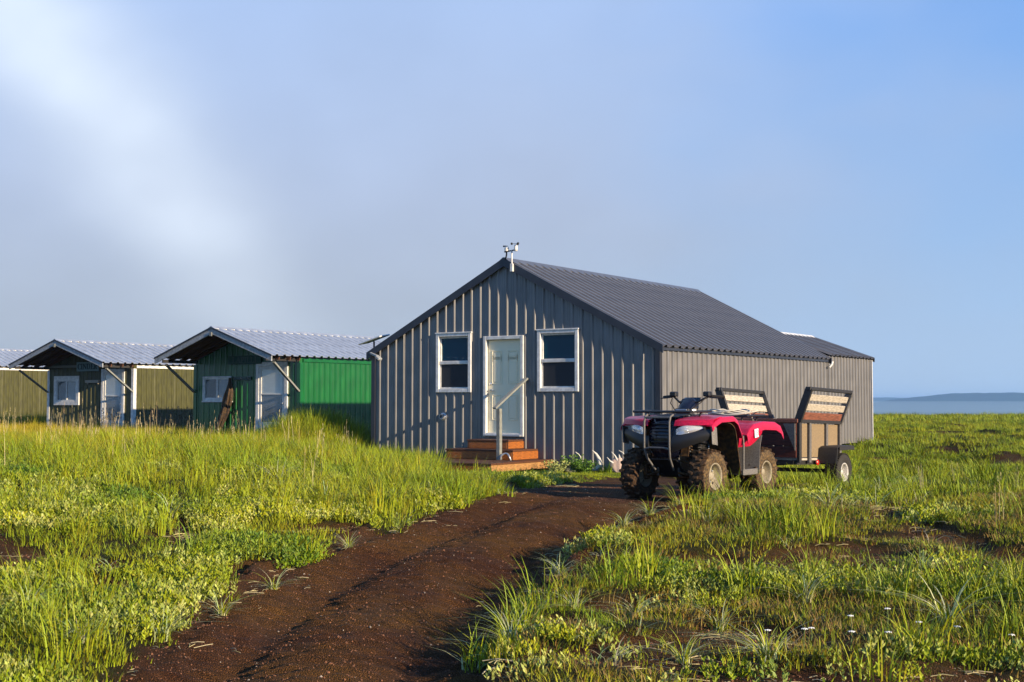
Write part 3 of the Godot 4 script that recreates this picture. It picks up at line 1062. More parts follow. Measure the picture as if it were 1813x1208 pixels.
func hut(called: String, at: Vector3, label: String, o: Dictionary) -> Node3D:
	# o: hw, deep, eave, ridge, over (roof reach in front), steel, fascia, white corners, openings
	var c := thing(called, at, TURN, label, "hut")
	var slope: float = (o.ridge - o.eave) / (o.hw + 0.2)
	var top := func(x: float) -> float: return o.ridge - 0.07 - slope * absf(x)
	var side := func(_x: float) -> float: return o.ridge - 0.07 - slope * o.hw
	var holes := []
	if o.has("window"):
		holes.append(o.window.grow(-0.05))
	if o.has("door"):
		holes.append(o.door.grow(-0.05))
	var m: Material = o.steel
	ribbed_wall(c, "front_wall", m, -o.hw, o.hw, -0.1, top, holes, Transform3D(), 0.06, 0.0)
	ribbed_wall(c, "side_wall", m, 0.0, o.deep, -0.1, side, [], Transform3D(Basis(Vector3(0, 0, -1), Vector3.UP, Vector3(1, 0, 0)), Vector3(o.hw, 0, 0)), 0.14)
	ribbed_wall(c, "side_wall", m, 0.0, o.deep, -0.1, side, [], Transform3D(Basis(Vector3(0, 0, 1), Vector3.UP, Vector3(-1, 0, 0)), Vector3(-o.hw, 0, -o.deep)), 0.14)
	ribbed_wall(c, "back_wall", m, -o.hw, o.hw, -0.1, top, [], Transform3D(Basis(Vector3(-1, 0, 0), Vector3.UP, Vector3(0, 0, -1)), Vector3(0, 0, -o.deep)), 0.06, 0.0)
	ribbed_roof(c, mats.bare_steel_roof, o.hw + 0.22, o.ridge, slope, -o.deep - 0.2, o.over, 0.05)
	ridge_cap(c, mats.bare_steel_roof, o.ridge, slope, -o.deep - 0.2, o.over + 0.01, 0.13)
	rake_trim(c, o.fascia, o.hw + 0.23, o.ridge - 0.02, slope, o.over - 0.02, 0.15, 0.035)
	rake_trim(c, mats.dark_trim, o.hw + 0.24, o.ridge + 0.03, slope, o.over + 0.008, 0.05, 0.018)
	# rafters and purlins of the porch roof
	for z in [0.12, o.over * 0.36, o.over * 0.68]:
		for s in [-1.0, 1.0]:
			var g := Geo.new()
			g.bar(Vector3(0, o.ridge - 0.115, z), Vector3(s * (o.hw + 0.10), o.ridge - 0.115 - slope * (o.hw + 0.10), z), 0.045, 0.10)
			part("rafter", g, mats.rafter_wood, c)
	for s in [-1.0, 1.0]:
		var pl := Geo.new()
		pl.bar(Vector3(s * (o.hw - 0.06), o.ridge - 0.19 - slope * (o.hw - 0.06), 0.02), Vector3(s * (o.hw - 0.06), o.ridge - 0.19 - slope * (o.hw - 0.06), o.over - 0.06), 0.05, 0.09)
		part("purlin", pl, mats.frame_steel, c)
		# slanting brace from the wall corner to the roof edge
		var b := Geo.new()
		b.bar(Vector3(s * (o.hw - 0.0), o.brace, 0.05), Vector3(s * (o.hw + 0.05), o.ridge - 0.24 - slope * (o.hw + 0.05), o.over * 0.80), 0.05, 0.09, Vector3.RIGHT)
		part("brace", b, mats.rail_wood, c)
	var rb := Geo.new()
	rb.box(Vector3(0, o.ridge - 0.13, o.over * 0.5), Vector3(0.05, 0.14, o.over - 0.1), 0.004)
	rb.box(Vector3(0, o.ridge - 0.18, o.over + 0.012), Vector3(0.09, 0.12, 0.03), 0.004)
	part("ridge_beam", rb, mats.rail_wood, c)
	var cc: Material = o.corner
	for s in [-1.0, 1.0]:
		var g := Geo.new()
		g.box(Vector3(s * (o.hw - 0.02), (o.eave - 0.16) * 0.5 - 0.02, 0.024), Vector3(0.13, o.eave - 0.14, 0.03), 0.004)
		g.box(Vector3(s * (o.hw + 0.026), (o.eave - 0.16) * 0.5 - 0.02, -0.045), Vector3(0.03, o.eave - 0.14, 0.10), 0.004)
		part("corner_board", g, cc, c)
		var e := Geo.new()
		e.box(Vector3(s * (o.hw + 0.03), o.eave - 0.10, -o.deep * 0.5 - 0.05), Vector3(0.03, 0.10, o.deep - 0.1), 0.004)
		part("eave_board", e, cc, c)
	if o.get("tie", false):
		var t := Geo.new()
		t.box(Vector3(0, o.eave - 0.05, 0.05), Vector3(2.0 * o.hw, 0.09, 0.05), 0.004)
		part("tie_beam", t, mats.rail_wood, c)
	if o.has("door"):
		storm_door(c, o.door)
	if o.has("window"):
		slider_window(c, o.window, o.trim)
	return c


func sign_board(called: String, at: Vector3, w: float, h: float, words: String, board: Material, ink: Material, size: int, label: String) -> void:
	var o := thing(called, at, TURN, label, "sign")
	var g := Geo.new()
	g.box(Vector3.ZERO, Vector3(w, h, 0.03), 0.004)
	part("board", g, board, o)
	var t := TextMesh.new()
	t.text = words
	var sf := SystemFont.new()
	sf.font_names = PackedStringArray(["Droid Serif"])
	sf.font_weight = 700
	t.font = sf
	t.font_size = size
	t.pixel_size = 0.01
	t.depth = 0.012
	t.curve_step = 2.0
	var l := part_mesh("lettering", t, ink, o)
	l.position = Vector3(0, 0, 0.02)


func on_front(centre: Vector3, x: float, y: float, z: float) -> Vector3:
	return centre + Basis(Vector3.UP, TURN) * Vector3(x, y, z)


func huts() -> void:
	var gy := 0.16
	var a := p(-7.81, 38.19, gy)
	hut("green_hut", a, "bright green ribbed steel hut with a porch roof and storm door beside the cabin", {"hw": 2.13, "deep": 5.6, "eave": 2.54 - gy, "ridge": 3.36 - gy, "over": 1.40, "steel": mats.green_steel, "fascia": mats.fascia_board, "corner": mats.green_steel, "brace": 1.55 - gy, "door": Rect2(0.44, 0.24 - gy, 1.25, 2.16), "window": Rect2(-1.76, 1.28 - gy, 1.2, 0.73), "trim": 0.05})
	sign_board("name_sign", on_front(a, 0.01, 2.48 - gy, 0.075), 1.34, 0.25, "LAPILLI", mats.sign_green, mats.sign_pale, 24, "dark green name board lettered LAPILLI over the green hut's door")
	var hr := thing("hook_rail", on_front(a, -0.11, 1.94 - gy, 0.045), TURN, "green wooden hook rail on the green hut's front", "hook rail")
	var g := Geo.new()
	g.box(Vector3.ZERO, Vector3(0.72, 0.10, 0.04), 0.005)
	part("board", g, mats.sign_pale, hr)
	for i in 3:
		var hk := Geo.new()
		hk.tube([Vector3(-0.28 + 0.28 * i, 0.0, 0.02), Vector3(-0.28 + 0.28 * i, -0.01, 0.06), Vector3(-0.28 + 0.28 * i, 0.03, 0.075)], 0.008, 6)
		part("hook", hk, mats.zinc, hr)
	# waders hanging from the rail: a twisted cloth that swings aside towards its foot
	var cl := Geo.new()
	var drape := func(u: float, v: float) -> Vector3:
		var ang := u * TAU
		var wide := lerpf(0.05, 0.17, smoothstep(0.0, 0.45, v)) * (1.0 - 0.35 * smoothstep(0.7, 1.0, v))
		var r := wide * (1.0 + 0.28 * sin(ang * 5.0 + v * 3.0) + 0.16 * sin(ang * 9.0 - v * 6.0))
		return Vector3(-0.36 - 0.50 * v * v + r * 0.75 * cos(ang), 0.02 - 1.52 * v, 0.14 - 0.02 * v - r * 0.55 * sin(ang))
	cl.sheet(40, 26, drape, 0.006)
	var wd := part("waders", cl, mats.work_cloth)
	wd.position = on_front(a, -0.11, 1.94 - gy, 0.045)
	wd.rotation.y = TURN
	tag(wd, "brown waders hanging folded from the green hut's hook rail", "waders")

	var b := p(-14.99, 46.2, gy)
	hut("olive_hut", b, "olive ribbed steel hut with white corner boards and a CINDER sign", {"hw": 2.3, "deep": 5.6, "eave": 2.57 - gy, "ridge": 3.38 - gy, "over": 1.52, "steel": mats.olive_steel, "fascia": mats.fascia_board, "corner": mats.white_trim, "brace": 1.6 - gy, "tie": true, "door": Rect2(0.65, 0.2 - gy, 1.22, 2.2), "window": Rect2(-1.95, 1.13 - gy, 1.40, 1.05), "trim": 0.15})
	sign_board("name_sign", on_front(b, -0.02, 2.5 - gy, 0.095), 1.2, 0.33, "CINDER", mats.sign_teal, mats.sign_letter, 27, "pale teal name board lettered CINDER over the olive hut's door")
	var lg := thing("wall_ledge", on_front(b, 0.22, 1.97 - gy, 0.07), TURN, "narrow pale ledge on the olive hut's front beside the door", "ledge")
	var q := Geo.new()
	q.box(Vector3.ZERO, Vector3(0.72, 0.10, 0.09), 0.006)
	part("board", q, mats.old_board, lg)
	for s in [-1.0, 1.0]:
		var k := Geo.new()
		k.box(Vector3(s * 0.28, -0.06, -0.02), Vector3(0.03, 0.06, 0.05))
		part("bracket", k, mats.old_board, lg)

	var d := p(-23.5, 54.4, gy + 0.1)
	hut("olive_hut", d, "olive ribbed steel hut beyond the CINDER hut showing its side and blue-grey roof", {"hw": 2.2, "deep": 6.6, "eave": 2.62 - gy, "ridge": 3.42 - gy, "over": 1.4, "steel": mats.olive_steel, "fascia": mats.fascia_board, "corner": mats.white_trim, "brace": 1.6 - gy, "tie": true, "door": Rect2(0.6, 0.2 - gy, 1.22, 2.2), "window": Rect2(-1.9, 1.13 - gy, 1.3, 1.0), "trim": 0.15})


# ---------------------------------------------------------------- at the cabin

const CABIN := Vector3(-0.129, 0.0, -27.28)


func plank_box(root: Node3D, x0: float, x1: float, z1: float, low: float, top: float, treads: int, tread_m: Material, side_m: Material) -> void:
	# one step: boards round three sides and planks on top
	var g := Geo.new()
	g.box(Vector3((x0 + x1) * 0.5, (low + top - 0.04) * 0.5, z1 - 0.02), Vector3(x1 - x0 - 0.08, top - low - 0.042, 0.038), 0.004)
	part("riser", g, mats.cedar, root)
	for s in [[x0 + 0.02, 1], [x1 - 0.02, 1]]:
		var e := Geo.new()
		e.box(Vector3(s[0], (low + top - 0.04) * 0.5, z1 * 0.5 + 0.01), Vector3(0.038, top - low - 0.042, z1 - 0.03), 0.004)
		part("side_board", e, side_m, root)
	var deep := z1 - 0.03
	for i in treads:
		var w := deep / treads
		var t := Geo.new()
		t.box(Vector3((x0 + x1) * 0.5 + rng.randf_range(-0.004, 0.004), top - 0.02, 0.045 + w * (i + 0.5)), Vector3(x1 - x0 + 0.02, 0.036, w - 0.008), 0.005)
		part("tread", t, tread_m, root)


func steps() -> void:
	var c := thing("wooden_steps", CABIN, TURN, "orange stained wooden steps and low platform below the cabin door", "steps")
	plank_box(c, -1.15, 1.21, 2.3, -0.09, 0.085, 12, mats.tread_board, mats.pale_board)
	plank_box(c, -0.84, 0.82, 0.97, 0.087, 0.29, 5, mats.tread_board, mats.cedar_end)
	plank_box(c, -0.56, 0.465, 0.60, 0.292, 0.475, 3, mats.tread_board, mats.cedar_end)
	var po := Geo.new()
	po.box(Vector3(0.53, 0.60, 1.03), Vector3(0.088, 1.03, 0.088), 0.006)
	part("post", po, mats.rail_wood, c)
	var r := Geo.new()
	r.bar(Vector3(0.53, 1.12, 1.20), Vector3(0.53, 1.735, 0.02), 0.09, 0.04, Vector3.UP, 0.006)
	part("handrail", r, mats.rail_wood, c)
	# two rocks hold a loop of grey hose by the post
	var hp := []
	for i in 15:
		var a := PI * i / 14.0
		hp.append(Vector3(0.12 * cos(a), 0.13 * sin(a), 0.02 * sin(a * 3.0)))
	var h := Geo.new()
	h.tube(hp, 0.02, 8)
	var ho := part("hose_loop", h, mats.zinc)
	ho.position = on_front(CABIN, 0.70, 0.09, 1.05)
	ho.rotation.y = TURN
	tag(ho, "grey hose loop standing on the platform beside the rail post", "hose")


func cabin_fittings() -> void:
	var v := thing("wall_vent", on_front(CABIN, -1.61, 0.93, 0.0), TURN, "round metal vent hood on the cabin front under the window", "vent")
	var g := Geo.new()
	g.lathe([Vector2(0.001, 0.0), Vector2(0.085, 0.0), Vector2(0.085, 0.03), Vector2(0.06, 0.035), Vector2(0.055, 0.11), Vector2(0.045, 0.11), Vector2(0.045, 0.05), Vector2(0.001, 0.05)], 18, Transform3D(Basis(Vector3.RIGHT, PI / 2), Vector3.ZERO), true)
	part("hood", g, mats.zinc, v)
	var f := Geo.new()
	f.box(Vector3(0, 0, 0.056), Vector3(0.085, 0.012, 0.01))
	f.box(Vector3(0, 0, 0.058), Vector3(0.012, 0.085, 0.01))
	part("grille", f, mats.dark_trim, v)

	var w := thing("weather_station", on_front(CABIN, 0.23, 4.02, 0.12), TURN, "white weather station with cups and vane on the gable peak", "weather station")
	var m := Geo.new()
	m.box(Vector3(0, 0.03, 0.0), Vector3(0.075, 0.17, 0.045), 0.008)
	part("bracket", m, mats.white_paint, w)
	var ms := Geo.new()
	ms.tube([Vector3(0, 0.05, 0), Vector3(0, 0.40, 0)], 0.017, 8)
	part("mast", ms, mats.white_paint, w)
	var ar := Geo.new()
	ar.bar(Vector3(-0.18, 0.37, 0), Vector3(0.10, 0.40, 0), 0.025, 0.025)
	part("arm", ar, mats.black_plastic, w)
	var bd := Geo.new()
	bd.lathe([Vector2(0.001, 0.0), Vector2(0.035, 0.0), Vector2(0.04, 0.05), Vector2(0.032, 0.13), Vector2(0.001, 0.135)], 12, Transform3D(Basis(), Vector3(0.10, 0.37, 0)))
	part("cup_housing", bd, mats.white_paint, w)
	for i in 3:
		var a := TAU * i / 3.0 + 0.4
		var cu := Geo.new()
		cu.tube([Vector3(0.10, 0.525, 0), Vector3(0.10 + 0.07 * cos(a), 0.525, 0.07 * sin(a))], 0.005, 5)
		cu.ball(Vector3(0.10 + 0.085 * cos(a), 0.525, 0.085 * sin(a)), Vector3(0.026, 0.026, 0.026), Basis(), 6, 8)
		part("cup", cu, mats.black_plastic, w)
	var va := Geo.new()
	va.slab([Vector2(-0.12, -0.015), Vector2(0.0, -0.005), Vector2(0.02, 0.0), Vector2(0.0, 0.005), Vector2(-0.12, 0.02)], Transform3D(Basis(), Vector3(-0.10, 0.49, 0.0)), 0.008)
	part("vane", va, mats.black_plastic, w)
	var sh := Geo.new()
	sh.lathe([Vector2(0.001, 0.0), Vector2(0.05, 0.0), Vector2(0.05, 0.015), Vector2(0.035, 0.02), Vector2(0.05, 0.03), Vector2(0.05, 0.045), Vector2(0.035, 0.05), Vector2(0.05, 0.06), Vector2(0.045, 0.085), Vector2(0.001, 0.09)], 14, Transform3D(Basis(), Vector3(-0.13, 0.38, 0)))
	part("sensor_shield", sh, mats.white_paint, w)
	var st := Geo.new()
	st.tube([Vector3(-0.13, 0.38, 0), Vector3(-0.135, 0.29, 0), Vector3(-0.17, 0.235, -0.02), Vector3(-0.19, 0.20, -0.04)], 0.016, 6)
	part("strut", st, mats.black_plastic, w)

	var d := thing("satellite_dish", on_front(CABIN, -3.66, 2.28, -0.10), TURN, "flat white satellite dish on a thin pole at the cabin eave", "satellite dish")
	var po := Geo.new()
	po.tube([Vector3(0, -0.05, 0), Vector3(0, 0.34, 0)], 0.02, 8)
	part("pole", po, mats.dark_trim, d)
	var fo := Geo.new()
	fo.box(Vector3(-0.02, -0.03, 0.02), Vector3(0.10, 0.12, 0.10), 0.01)
	part("mount", fo, mats.dark_trim, d)
	var pl := Geo.new()
	var tilt := Basis(Vector3(0, 0, 1), deg_to_rad(15.0)) * Basis(Vector3(1, 0, 0), deg_to_rad(9.0))
	pl.box(Vector3(0.0, 0.38, 0.0), Vector3(0.66, 0.035, 0.40), 0.015, tilt)
	part("panel", pl, mats.white_paint, d)

	var fl := thing("floodlight", on_front(CABIN, -3.55, 2.28, 0.12), TURN, "grey floodlight arm fixed under the cabin eave below the dish", "floodlight")
	var a2 := Geo.new()
	a2.bar(Vector3(-0.03, 0.06, 0), Vector3(0.24, -0.02, 0.06), 0.06, 0.05, Vector3.UP, 0.01)
	part("arm", a2, mats.fascia_board, fl)
	var hd := Geo.new()
	hd.box(Vector3(0.27, -0.055, 0.08), Vector3(0.13, 0.06, 0.12), 0.012, Basis(Vector3(0, 0, 1), -0.6))
	part("head", hd, mats.fascia_board, fl)
	var hl := Geo.new()
	hl.box(Vector3(0.25, -0.09, 0.08), Vector3(0.09, 0.012, 0.09), 0.003, Basis(Vector3(0, 0, 1), -0.6))
	part("lens", hl, mats.gloss_black, fl)


func antlers() -> void:
	var gy := height(1.6, 25.8)
	var a := thing("antler", p(1.33, 25.75, gy), 0.0, "slender bleached antler with a skull piece standing among the plants at the cabin wall", "antler")
	var g := Geo.new()
	g.tube([Vector3(-0.10, 0.04, 0.03), Vector3(0.0, 0.07, 0.0), Vector3(0.05, 0.12, 0.0), Vector3(0.055, 0.22, 0.0), Vector3(0.03, 0.32, 0.0), Vector3(-0.02, 0.40, 0.01), Vector3(-0.09, 0.455, 0.02)], [0.022, 0.032, 0.03, 0.027, 0.023, 0.016, 0.006], 9)
	part("beam", g, mats.bone, a)
	var g2 := Geo.new()
	g2.tube([Vector3(0.05, 0.10, 0), Vector3(0.10, 0.13, 0.02), Vector3(0.10, 0.20, 0.03), Vector3(0.08, 0.25, 0.03)], [0.024, 0.02, 0.014, 0.005], 8)
	part("tine", g2, mats.bone, a)
	var sk := Geo.new()
	sk.ball(Vector3(-0.07, 0.06, 0.03), Vector3(0.09, 0.055, 0.07))
	part("skull", sk, mats.bone, a)

	var b := thing("antler", p(1.63, 25.65, gy), 0.0, "thick curved bleached antler lying on its side against the cabin wall", "antler")
	var h := Geo.new()
	h.tube([Vector3(-0.10, 0.04, 0.06), Vector3(0.0, 0.06, 0.05), Vector3(0.09, 0.12, 0.03), Vector3(0.115, 0.20, 0.01), Vector3(0.09, 0.31, 0.0), Vector3(0.03, 0.41, 0.0), Vector3(-0.06, 0.50, 0.02)], [0.02, 0.04, 0.062, 0.058, 0.042, 0.028, 0.006], 10)
	part("beam", h, mats.bone, b)
	var kn := Geo.new()
	kn.ball(Vector3(0.13, 0.15, 0.03), Vector3(0.055, 0.07, 0.05))
	part("burr", kn, mats.bone, b)

	var c := thing("antler", p(2.02, 25.3, gy), 0.0, "broad pinkish palmate antler with three points beside the quad bike's wheel", "antler")
	var pm := Geo.new()
	var palm := func(u: float, v: float) -> Vector3:
		var wide := 0.05 + 0.17 * sin(PI * clampf(v * 0.72 + 0.12, 0.0, 1.0))
		return Vector3(0.06 + (u - 0.5) * 2.0 * wide * 0.9, 0.02 + 0.32 * v, 0.10 * (1.0 - v) + 0.07 * cos((u - 0.5) * PI) + 0.01 * sin(u * 14.0))
	pm.sheet(14, 10, palm, 0.03)
	part("palm", pm, mats.pink_bone, c)
	for t in [[Vector3(-0.06, 0.22, 0.05), Vector3(-0.14, 0.27, 0.06), Vector3(-0.21, 0.36, 0.06)], [Vector3(0.03, 0.27, 0.05), Vector3(-0.03, 0.39, 0.05), Vector3(-0.11, 0.48, 0.05)], [Vector3(0.15, 0.26, 0.05), Vector3(0.19, 0.36, 0.05), Vector3(0.15, 0.46, 0.05), Vector3(0.06, 0.51, 0.05)], [Vector3(0.08, 0.30, 0.05), Vector3(0.07, 0.38, 0.05), Vector3(0.06, 0.42, 0.05)]]:
		var q := Geo.new()
		var rr := []
		for i in t.size():
			rr.append(lerpf(0.03, 0.005, float(i) / (t.size() - 1)))
		q.tube(t, rr, 8)
		part("tine", q, mats.bone, c)
	for o in [a, b, c]:
		o.scale = Vector3.ONE * 0.86
	for r in [[0.98, 25.6, 0.16, "pale lichen-crusted rock lying by the platform corner"], [1.14, 25.45, 0.12, "smaller lichen-spotted rock under the slender antler"]]:
		var s := Geo.new()
		var rk := func(u: float, v: float) -> Vector3:
			var o := Vector3(sin(PI * v) * cos(TAU * u), cos(PI * v), -sin(PI * v) * sin(TAU * u))
			var k: float = r[2] * (1.0 + 0.35 * n_mid.get_noise_3d(o.x * 2.0 + r[0] * 9.0, o.y * 2.0, o.z * 2.0))
			return Vector3(o.x * k * 1.2, o.y * k * 0.7 + k * 0.35, o.z * k)
		s.sheet(16, 10, func(u, v): return rk.call(u, 0.02 + 0.96 * (1.0 - v)), 0.004)
		var ro := part("rock", s, mats.lichen_rock)
		ro.position = p(r[0], r[1], height(r[0], r[1]) - 0.01)
		tag(ro, r[3], "rock")


# ---------------------------------------------------------------- quad bike and trailer
# local axes of both: x towards the viewer's side, y up, z forwards

const HEADING := -0.6575


func wheel(root: Node3D, x: float, z: float, r: float, w: float, rim_r: float, tyre_m: Material, wall_m: Material, rim_m: Material, lugs: bool) -> void:
	var s := signf(x)
	var xf := Transform3D(Basis(Vector3(0, 0, 1), -s * PI / 2), Vector3(x, r - 0.012, z))  # lathe axis y -> outwards
	var h := w * 0.5
	var g := Geo.new()
	var rt := r - (0.018 if lugs else 0.0)
	g.lathe([Vector2(rim_r, -h * 0.82), Vector2(rim_r + 0.05, -h), Vector2(rt - 0.05, -h * 1.02), Vector2(rt - 0.012, -h * 0.86), Vector2(rt, -h * 0.45), Vector2(rt + 0.003, 0.0), Vector2(rt, h * 0.45), Vector2(rt - 0.012, h * 0.86)], 40, xf)
	var n := 18
	if lugs:
		for i in n:
			for row in 3:
				var a := TAU * (i + 0.5 * (row % 2)) / n
				var off: float = [-0.66, 0.0, 0.66][row] * h
				var rad := rt + (0.006 if row == 1 else -0.002)
				var o := Basis(Vector3.UP, a)
				var twist := Basis(Vector3(1, 0, 0), 0.45 * (row - 1))
				var b := o * twist
				g.box(xf * (o * Vector3(rad, off, 0)), Vector3(0.034, h * 0.62, 0.034), 0.006, xf.basis * b)
	else:
		for i in 46:
			for row in 5:
				var a := TAU * (i + 0.5 * (row % 2)) / 46.0
				g.box(xf * (Basis(Vector3.UP, a) * Vector3(rt, (row - 2.0) * h * 0.36, 0)), Vector3(0.014, h * 0.27, 0.022), 0.0, xf.basis * Basis(Vector3.UP, a))
	var wh := part("wheel", g, tyre_m, root)
	var sw := Geo.new()
	sw.lathe([Vector2(rt - 0.012, h * 0.86), Vector2(rt - 0.05, h * 1.02), Vector2(rim_r + 0.05, h * 1.0), Vector2(rim_r + 0.012, h * 0.93), Vector2(rim_r, h * 0.80)], 40, xf)
	part("sidewall", sw, wall_m, wh)
	var rm := Geo.new()
	rm.lathe([Vector2(rim_r - 0.004, -h * 0.8), Vector2(rim_r - 0.006, h * 0.2), Vector2(rim_r, h * 0.88), Vector2(rim_r - 0.012, h * 0.90), Vector2(rim_r - 0.022, h * 0.72), Vector2(rim_r - 0.03, h * 0.10), Vector2(rim_r * 0.62, h * 0.02), Vector2(rim_r * 0.52, h * 0.22), Vector2(rim_r * 0.30, h * 0.24), Vector2(rim_r * 0.27, h * 0.52), Vector2(0.001, h * 0.55)], 36, xf)
	part("rim", rm, rim_m, wh)
	var nt := Geo.new()
	for i in 4:
		var a := TAU * i / 4.0 + 0.4
		nt.lathe([Vector2(0.011, 0.0), Vector2(0.011, 0.02), Vector2(0.001, 0.022)], 6, xf * Transform3D(Basis(), Vector3(rim_r * 0.42 * cos(a), h * 0.22, rim_r * 0.42 * sin(a))))
	part("lug_nut", nt, mats.zinc, wh)
	var hole := Geo.new()
	for i in 8:
		var a := TAU * i / 8.0
		hole.lathe([Vector2(0.017, 0.0), Vector2(0.017, 0.006), Vector2(0.001, 0.0061)], 10, xf * Transform3D(Basis(), Vector3(rim_r * 0.74 * cos(a), h * 0.055, rim_r * 0.74 * sin(a))))
	part("rim_hole", hole, mats.black_rubber, wh)


func spline(keys: Array, t: float) -> Vector2:  # smooth way through Vector2 points
	var f := t * (keys.size() - 1)
	var i := clampi(int(f), 0, keys.size() - 2)
	var k := f - i
	return keys[i].cubic_interpolate(keys[i + 1], keys[maxi(i - 1, 0)], keys[mini(i + 2, keys.size() - 1)], k)


func polyline(keys: Array, t: float) -> Vector2:
	var f := t * (keys.size() - 1)
	var i := clampi(int(f), 0, keys.size() - 2)
	return keys[i].lerp(keys[i + 1], f - i)


func fender(root: Node3D, called: String, keys: Array, x_in: float, x_out: float, lip: float, m: Material, s: float, flare := 0.0) -> void:
	# a moulded mudguard: runs along keys (z, y) from front to back, flat across and turned down at its outer edge
	var g := Geo.new()
	var f := func(u: float, v: float) -> Vector3:
		var q := polyline(keys, u)
		var x: float
		var y := q.y
		if v < 0.72:
			x = lerpf(x_in, x_out - 0.02, v / 0.72)
			y -= 0.015 * v / 0.72
		else:
			var k := (v - 0.72) / 0.28
			x = x_out - 0.02 + (0.02 + flare) * sin(k * PI * 0.5)
			y -= 0.015 + lip * (1.0 - cos(k * PI * 0.5))
		return Vector3(s * x, y, q.x)
	if s > 0.0:
		g.sheet((keys.size() - 1) * 5, 14, func(u, v): return f.call(1.0 - u, v), 0.008)
	else:
		g.sheet((keys.size() - 1) * 5, 14, f, 0.008)
	part(called, g, m, root)


func quad_bike() -> void:
	var fwd := Vector3(sin(HEADING), 0, cos(HEADING))
	var side := Vector3(cos(HEADING), 0, -sin(HEADING))
	var front := p(1.86, 15.03)
	var at := front - fwd * 0.62
	var ys := 0.0
	for q in [at + fwd * 0.62 + side * 0.457, at + fwd * 0.62 - side * 0.457, at - fwd * 0.63 + side * 0.45, at - fwd * 0.63 - side * 0.45]:
		ys += height(q.x, -q.z) * 0.25
	at.y = ys + 0.005
	var c := thing("quad_bike", at, HEADING, "red muddy quad bike with black bumper parked on the dirt track", "quad bike")
	for s in [-1.0, 1.0]:
		wheel(c, s * 0.455, 0.62, 0.305, 0.21, 0.155, mats.muddy_rubber, mats.dusty_rubber, mats.dusty_rim, true)
		wheel(c, s * 0.445, -0.63, 0.300, 0.25, 0.14, mats.muddy_rubber, mats.dusty_rubber, mats.dusty_rim, true)

	# frame and engine
	var fr := Geo.new()
	for s in [-1.0, 1.0]:
		fr.tube([Vector3(s * 0.14, 0.30, 0.72), Vector3(s * 0.15, 0.27, 0.45), Vector3(s * 0.15, 0.27, -0.45), Vector3(s * 0.13, 0.55, -0.80)], 0.018, 8)
		fr.tube([Vector3(s * 0.14, 0.30, 0.72), Vector3(s * 0.13, 0.62, 0.74), Vector3(s * 0.10, 0.80, 0.40), Vector3(s * 0.12, 0.70, -0.20), Vector3(s * 0.13, 0.72, -0.85)], 0.018, 8)
	part("frame", fr, mats.frame_steel, c)
	var en := Geo.new()
	en.box(Vector3(0, 0.42, 0.02), Vector3(0.30, 0.30, 0.46), 0.04)
	en.box(Vector3(0, 0.62, 0.08), Vector3(0.22, 0.20, 0.22), 0.03)
	for i in 5:
		en.box(Vector3(0, 0.56 + i * 0.03, 0.08), Vector3(0.26, 0.008, 0.26))
	en.lathe([Vector2(0.001, 0.0), Vector2(0.11, 0.0), Vector2(0.11, 0.05), Vector2(0.08, 0.07), Vector2(0.001, 0.075)], 20, Transform3D(Basis(Vector3(0, 0, 1), -PI / 2), Vector3(0.15, 0.40, -0.02)))
	part("engine", en, mats.frame_steel, c)
	var ex := Geo.new()
	ex.tube([Vector3(-0.12, 0.50, 0.15), Vector3(-0.22, 0.45, 0.0), Vector3(-0.22, 0.48, -0.35), Vector3(-0.24, 0.55, -0.55)], 0.024, 8)
	ex.tube([Vector3(-0.24, 0.56, -0.52), Vector3(-0.24, 0.62, -0.95)], 0.06, 12)
	part("exhaust", ex, mats.zinc, c)
	var sk := Geo.new()
	sk.sheet(6, 8, func(u, v): return Vector3((u - 0.5) * 0.36, 0.25 + 0.22 * smoothstep(0.55, 1.0, v) + 0.01, lerpf(0.2, 0.88, v)), 0.006)
	part("skid_plate", sk, mats.black_plastic, c)

	# front suspension and axles
	for s in [-1.0, 1.0]:
		var arm := Geo.new()
		for k in [[0.52, 0.30], [0.74, 0.30]]:
			arm.tube([Vector3(s * 0.13, 0.33, k[0]), Vector3(s * 0.36, 0.27, 0.62)], 0.014, 8)
		for k in [[0.54, 0.46], [0.72, 0.46]]:
			arm.tube([Vector3(s * 0.13, 0.47, k[0]), Vector3(s * 0.36, 0.38, 0.62)], 0.012, 8)
		arm.tube([Vector3(s * 0.08, 0.36, 0.62), Vector3(s * 0.40, 0.31, 0.62)], 0.02, 8)
		arm.box(Vector3(s * 0.36, 0.32, 0.62), Vector3(0.05, 0.17, 0.09), 0.012)
		part("suspension_arm", arm, mats.muddy_plastic, c)
		var coil := []
		var a0 := Vector3(s * 0.27, 0.36, 0.64)
		var a1 := Vector3(s * 0.17, 0.70, 0.60)
		for i in 73:
			var t := i / 72.0
			var q := a0.lerp(a1, t)
			coil.append(q + Vector3(cos(t * TAU * 9.0) * 0.042, 0.0, sin(t * TAU * 9.0) * 0.042))
		var sg := Geo.new()
		sg.tube(coil, 0.0085, 6)
		var sh := part("shock", sg, mats.muddy_plastic, c)
		var sr := Geo.new()
		sr.tube([a0 - Vector3(0, 0.04, 0), a1 + Vector3(0, 0.04, 0)], 0.018, 8)
		part("damper", sr, mats.frame_steel, sh)
	var ra := Geo.new()
	ra.tube([Vector3(-0.36, 0.29, -0.63), Vector3(0.36, 0.29, -0.63)], 0.035, 10)
	ra.tube([Vector3(0, 0.33, -0.2), Vector3(0, 0.30, -0.63)], 0.045, 8)
	ra.ball(Vector3(0.06, 0.30, -0.63), Vector3(0.11, 0.11, 0.11))
	part("rear_axle", ra, mats.frame_steel, c)

	# nose: black centre with a slatted grille, bumper wings under the lamps
	var ns := Geo.new()
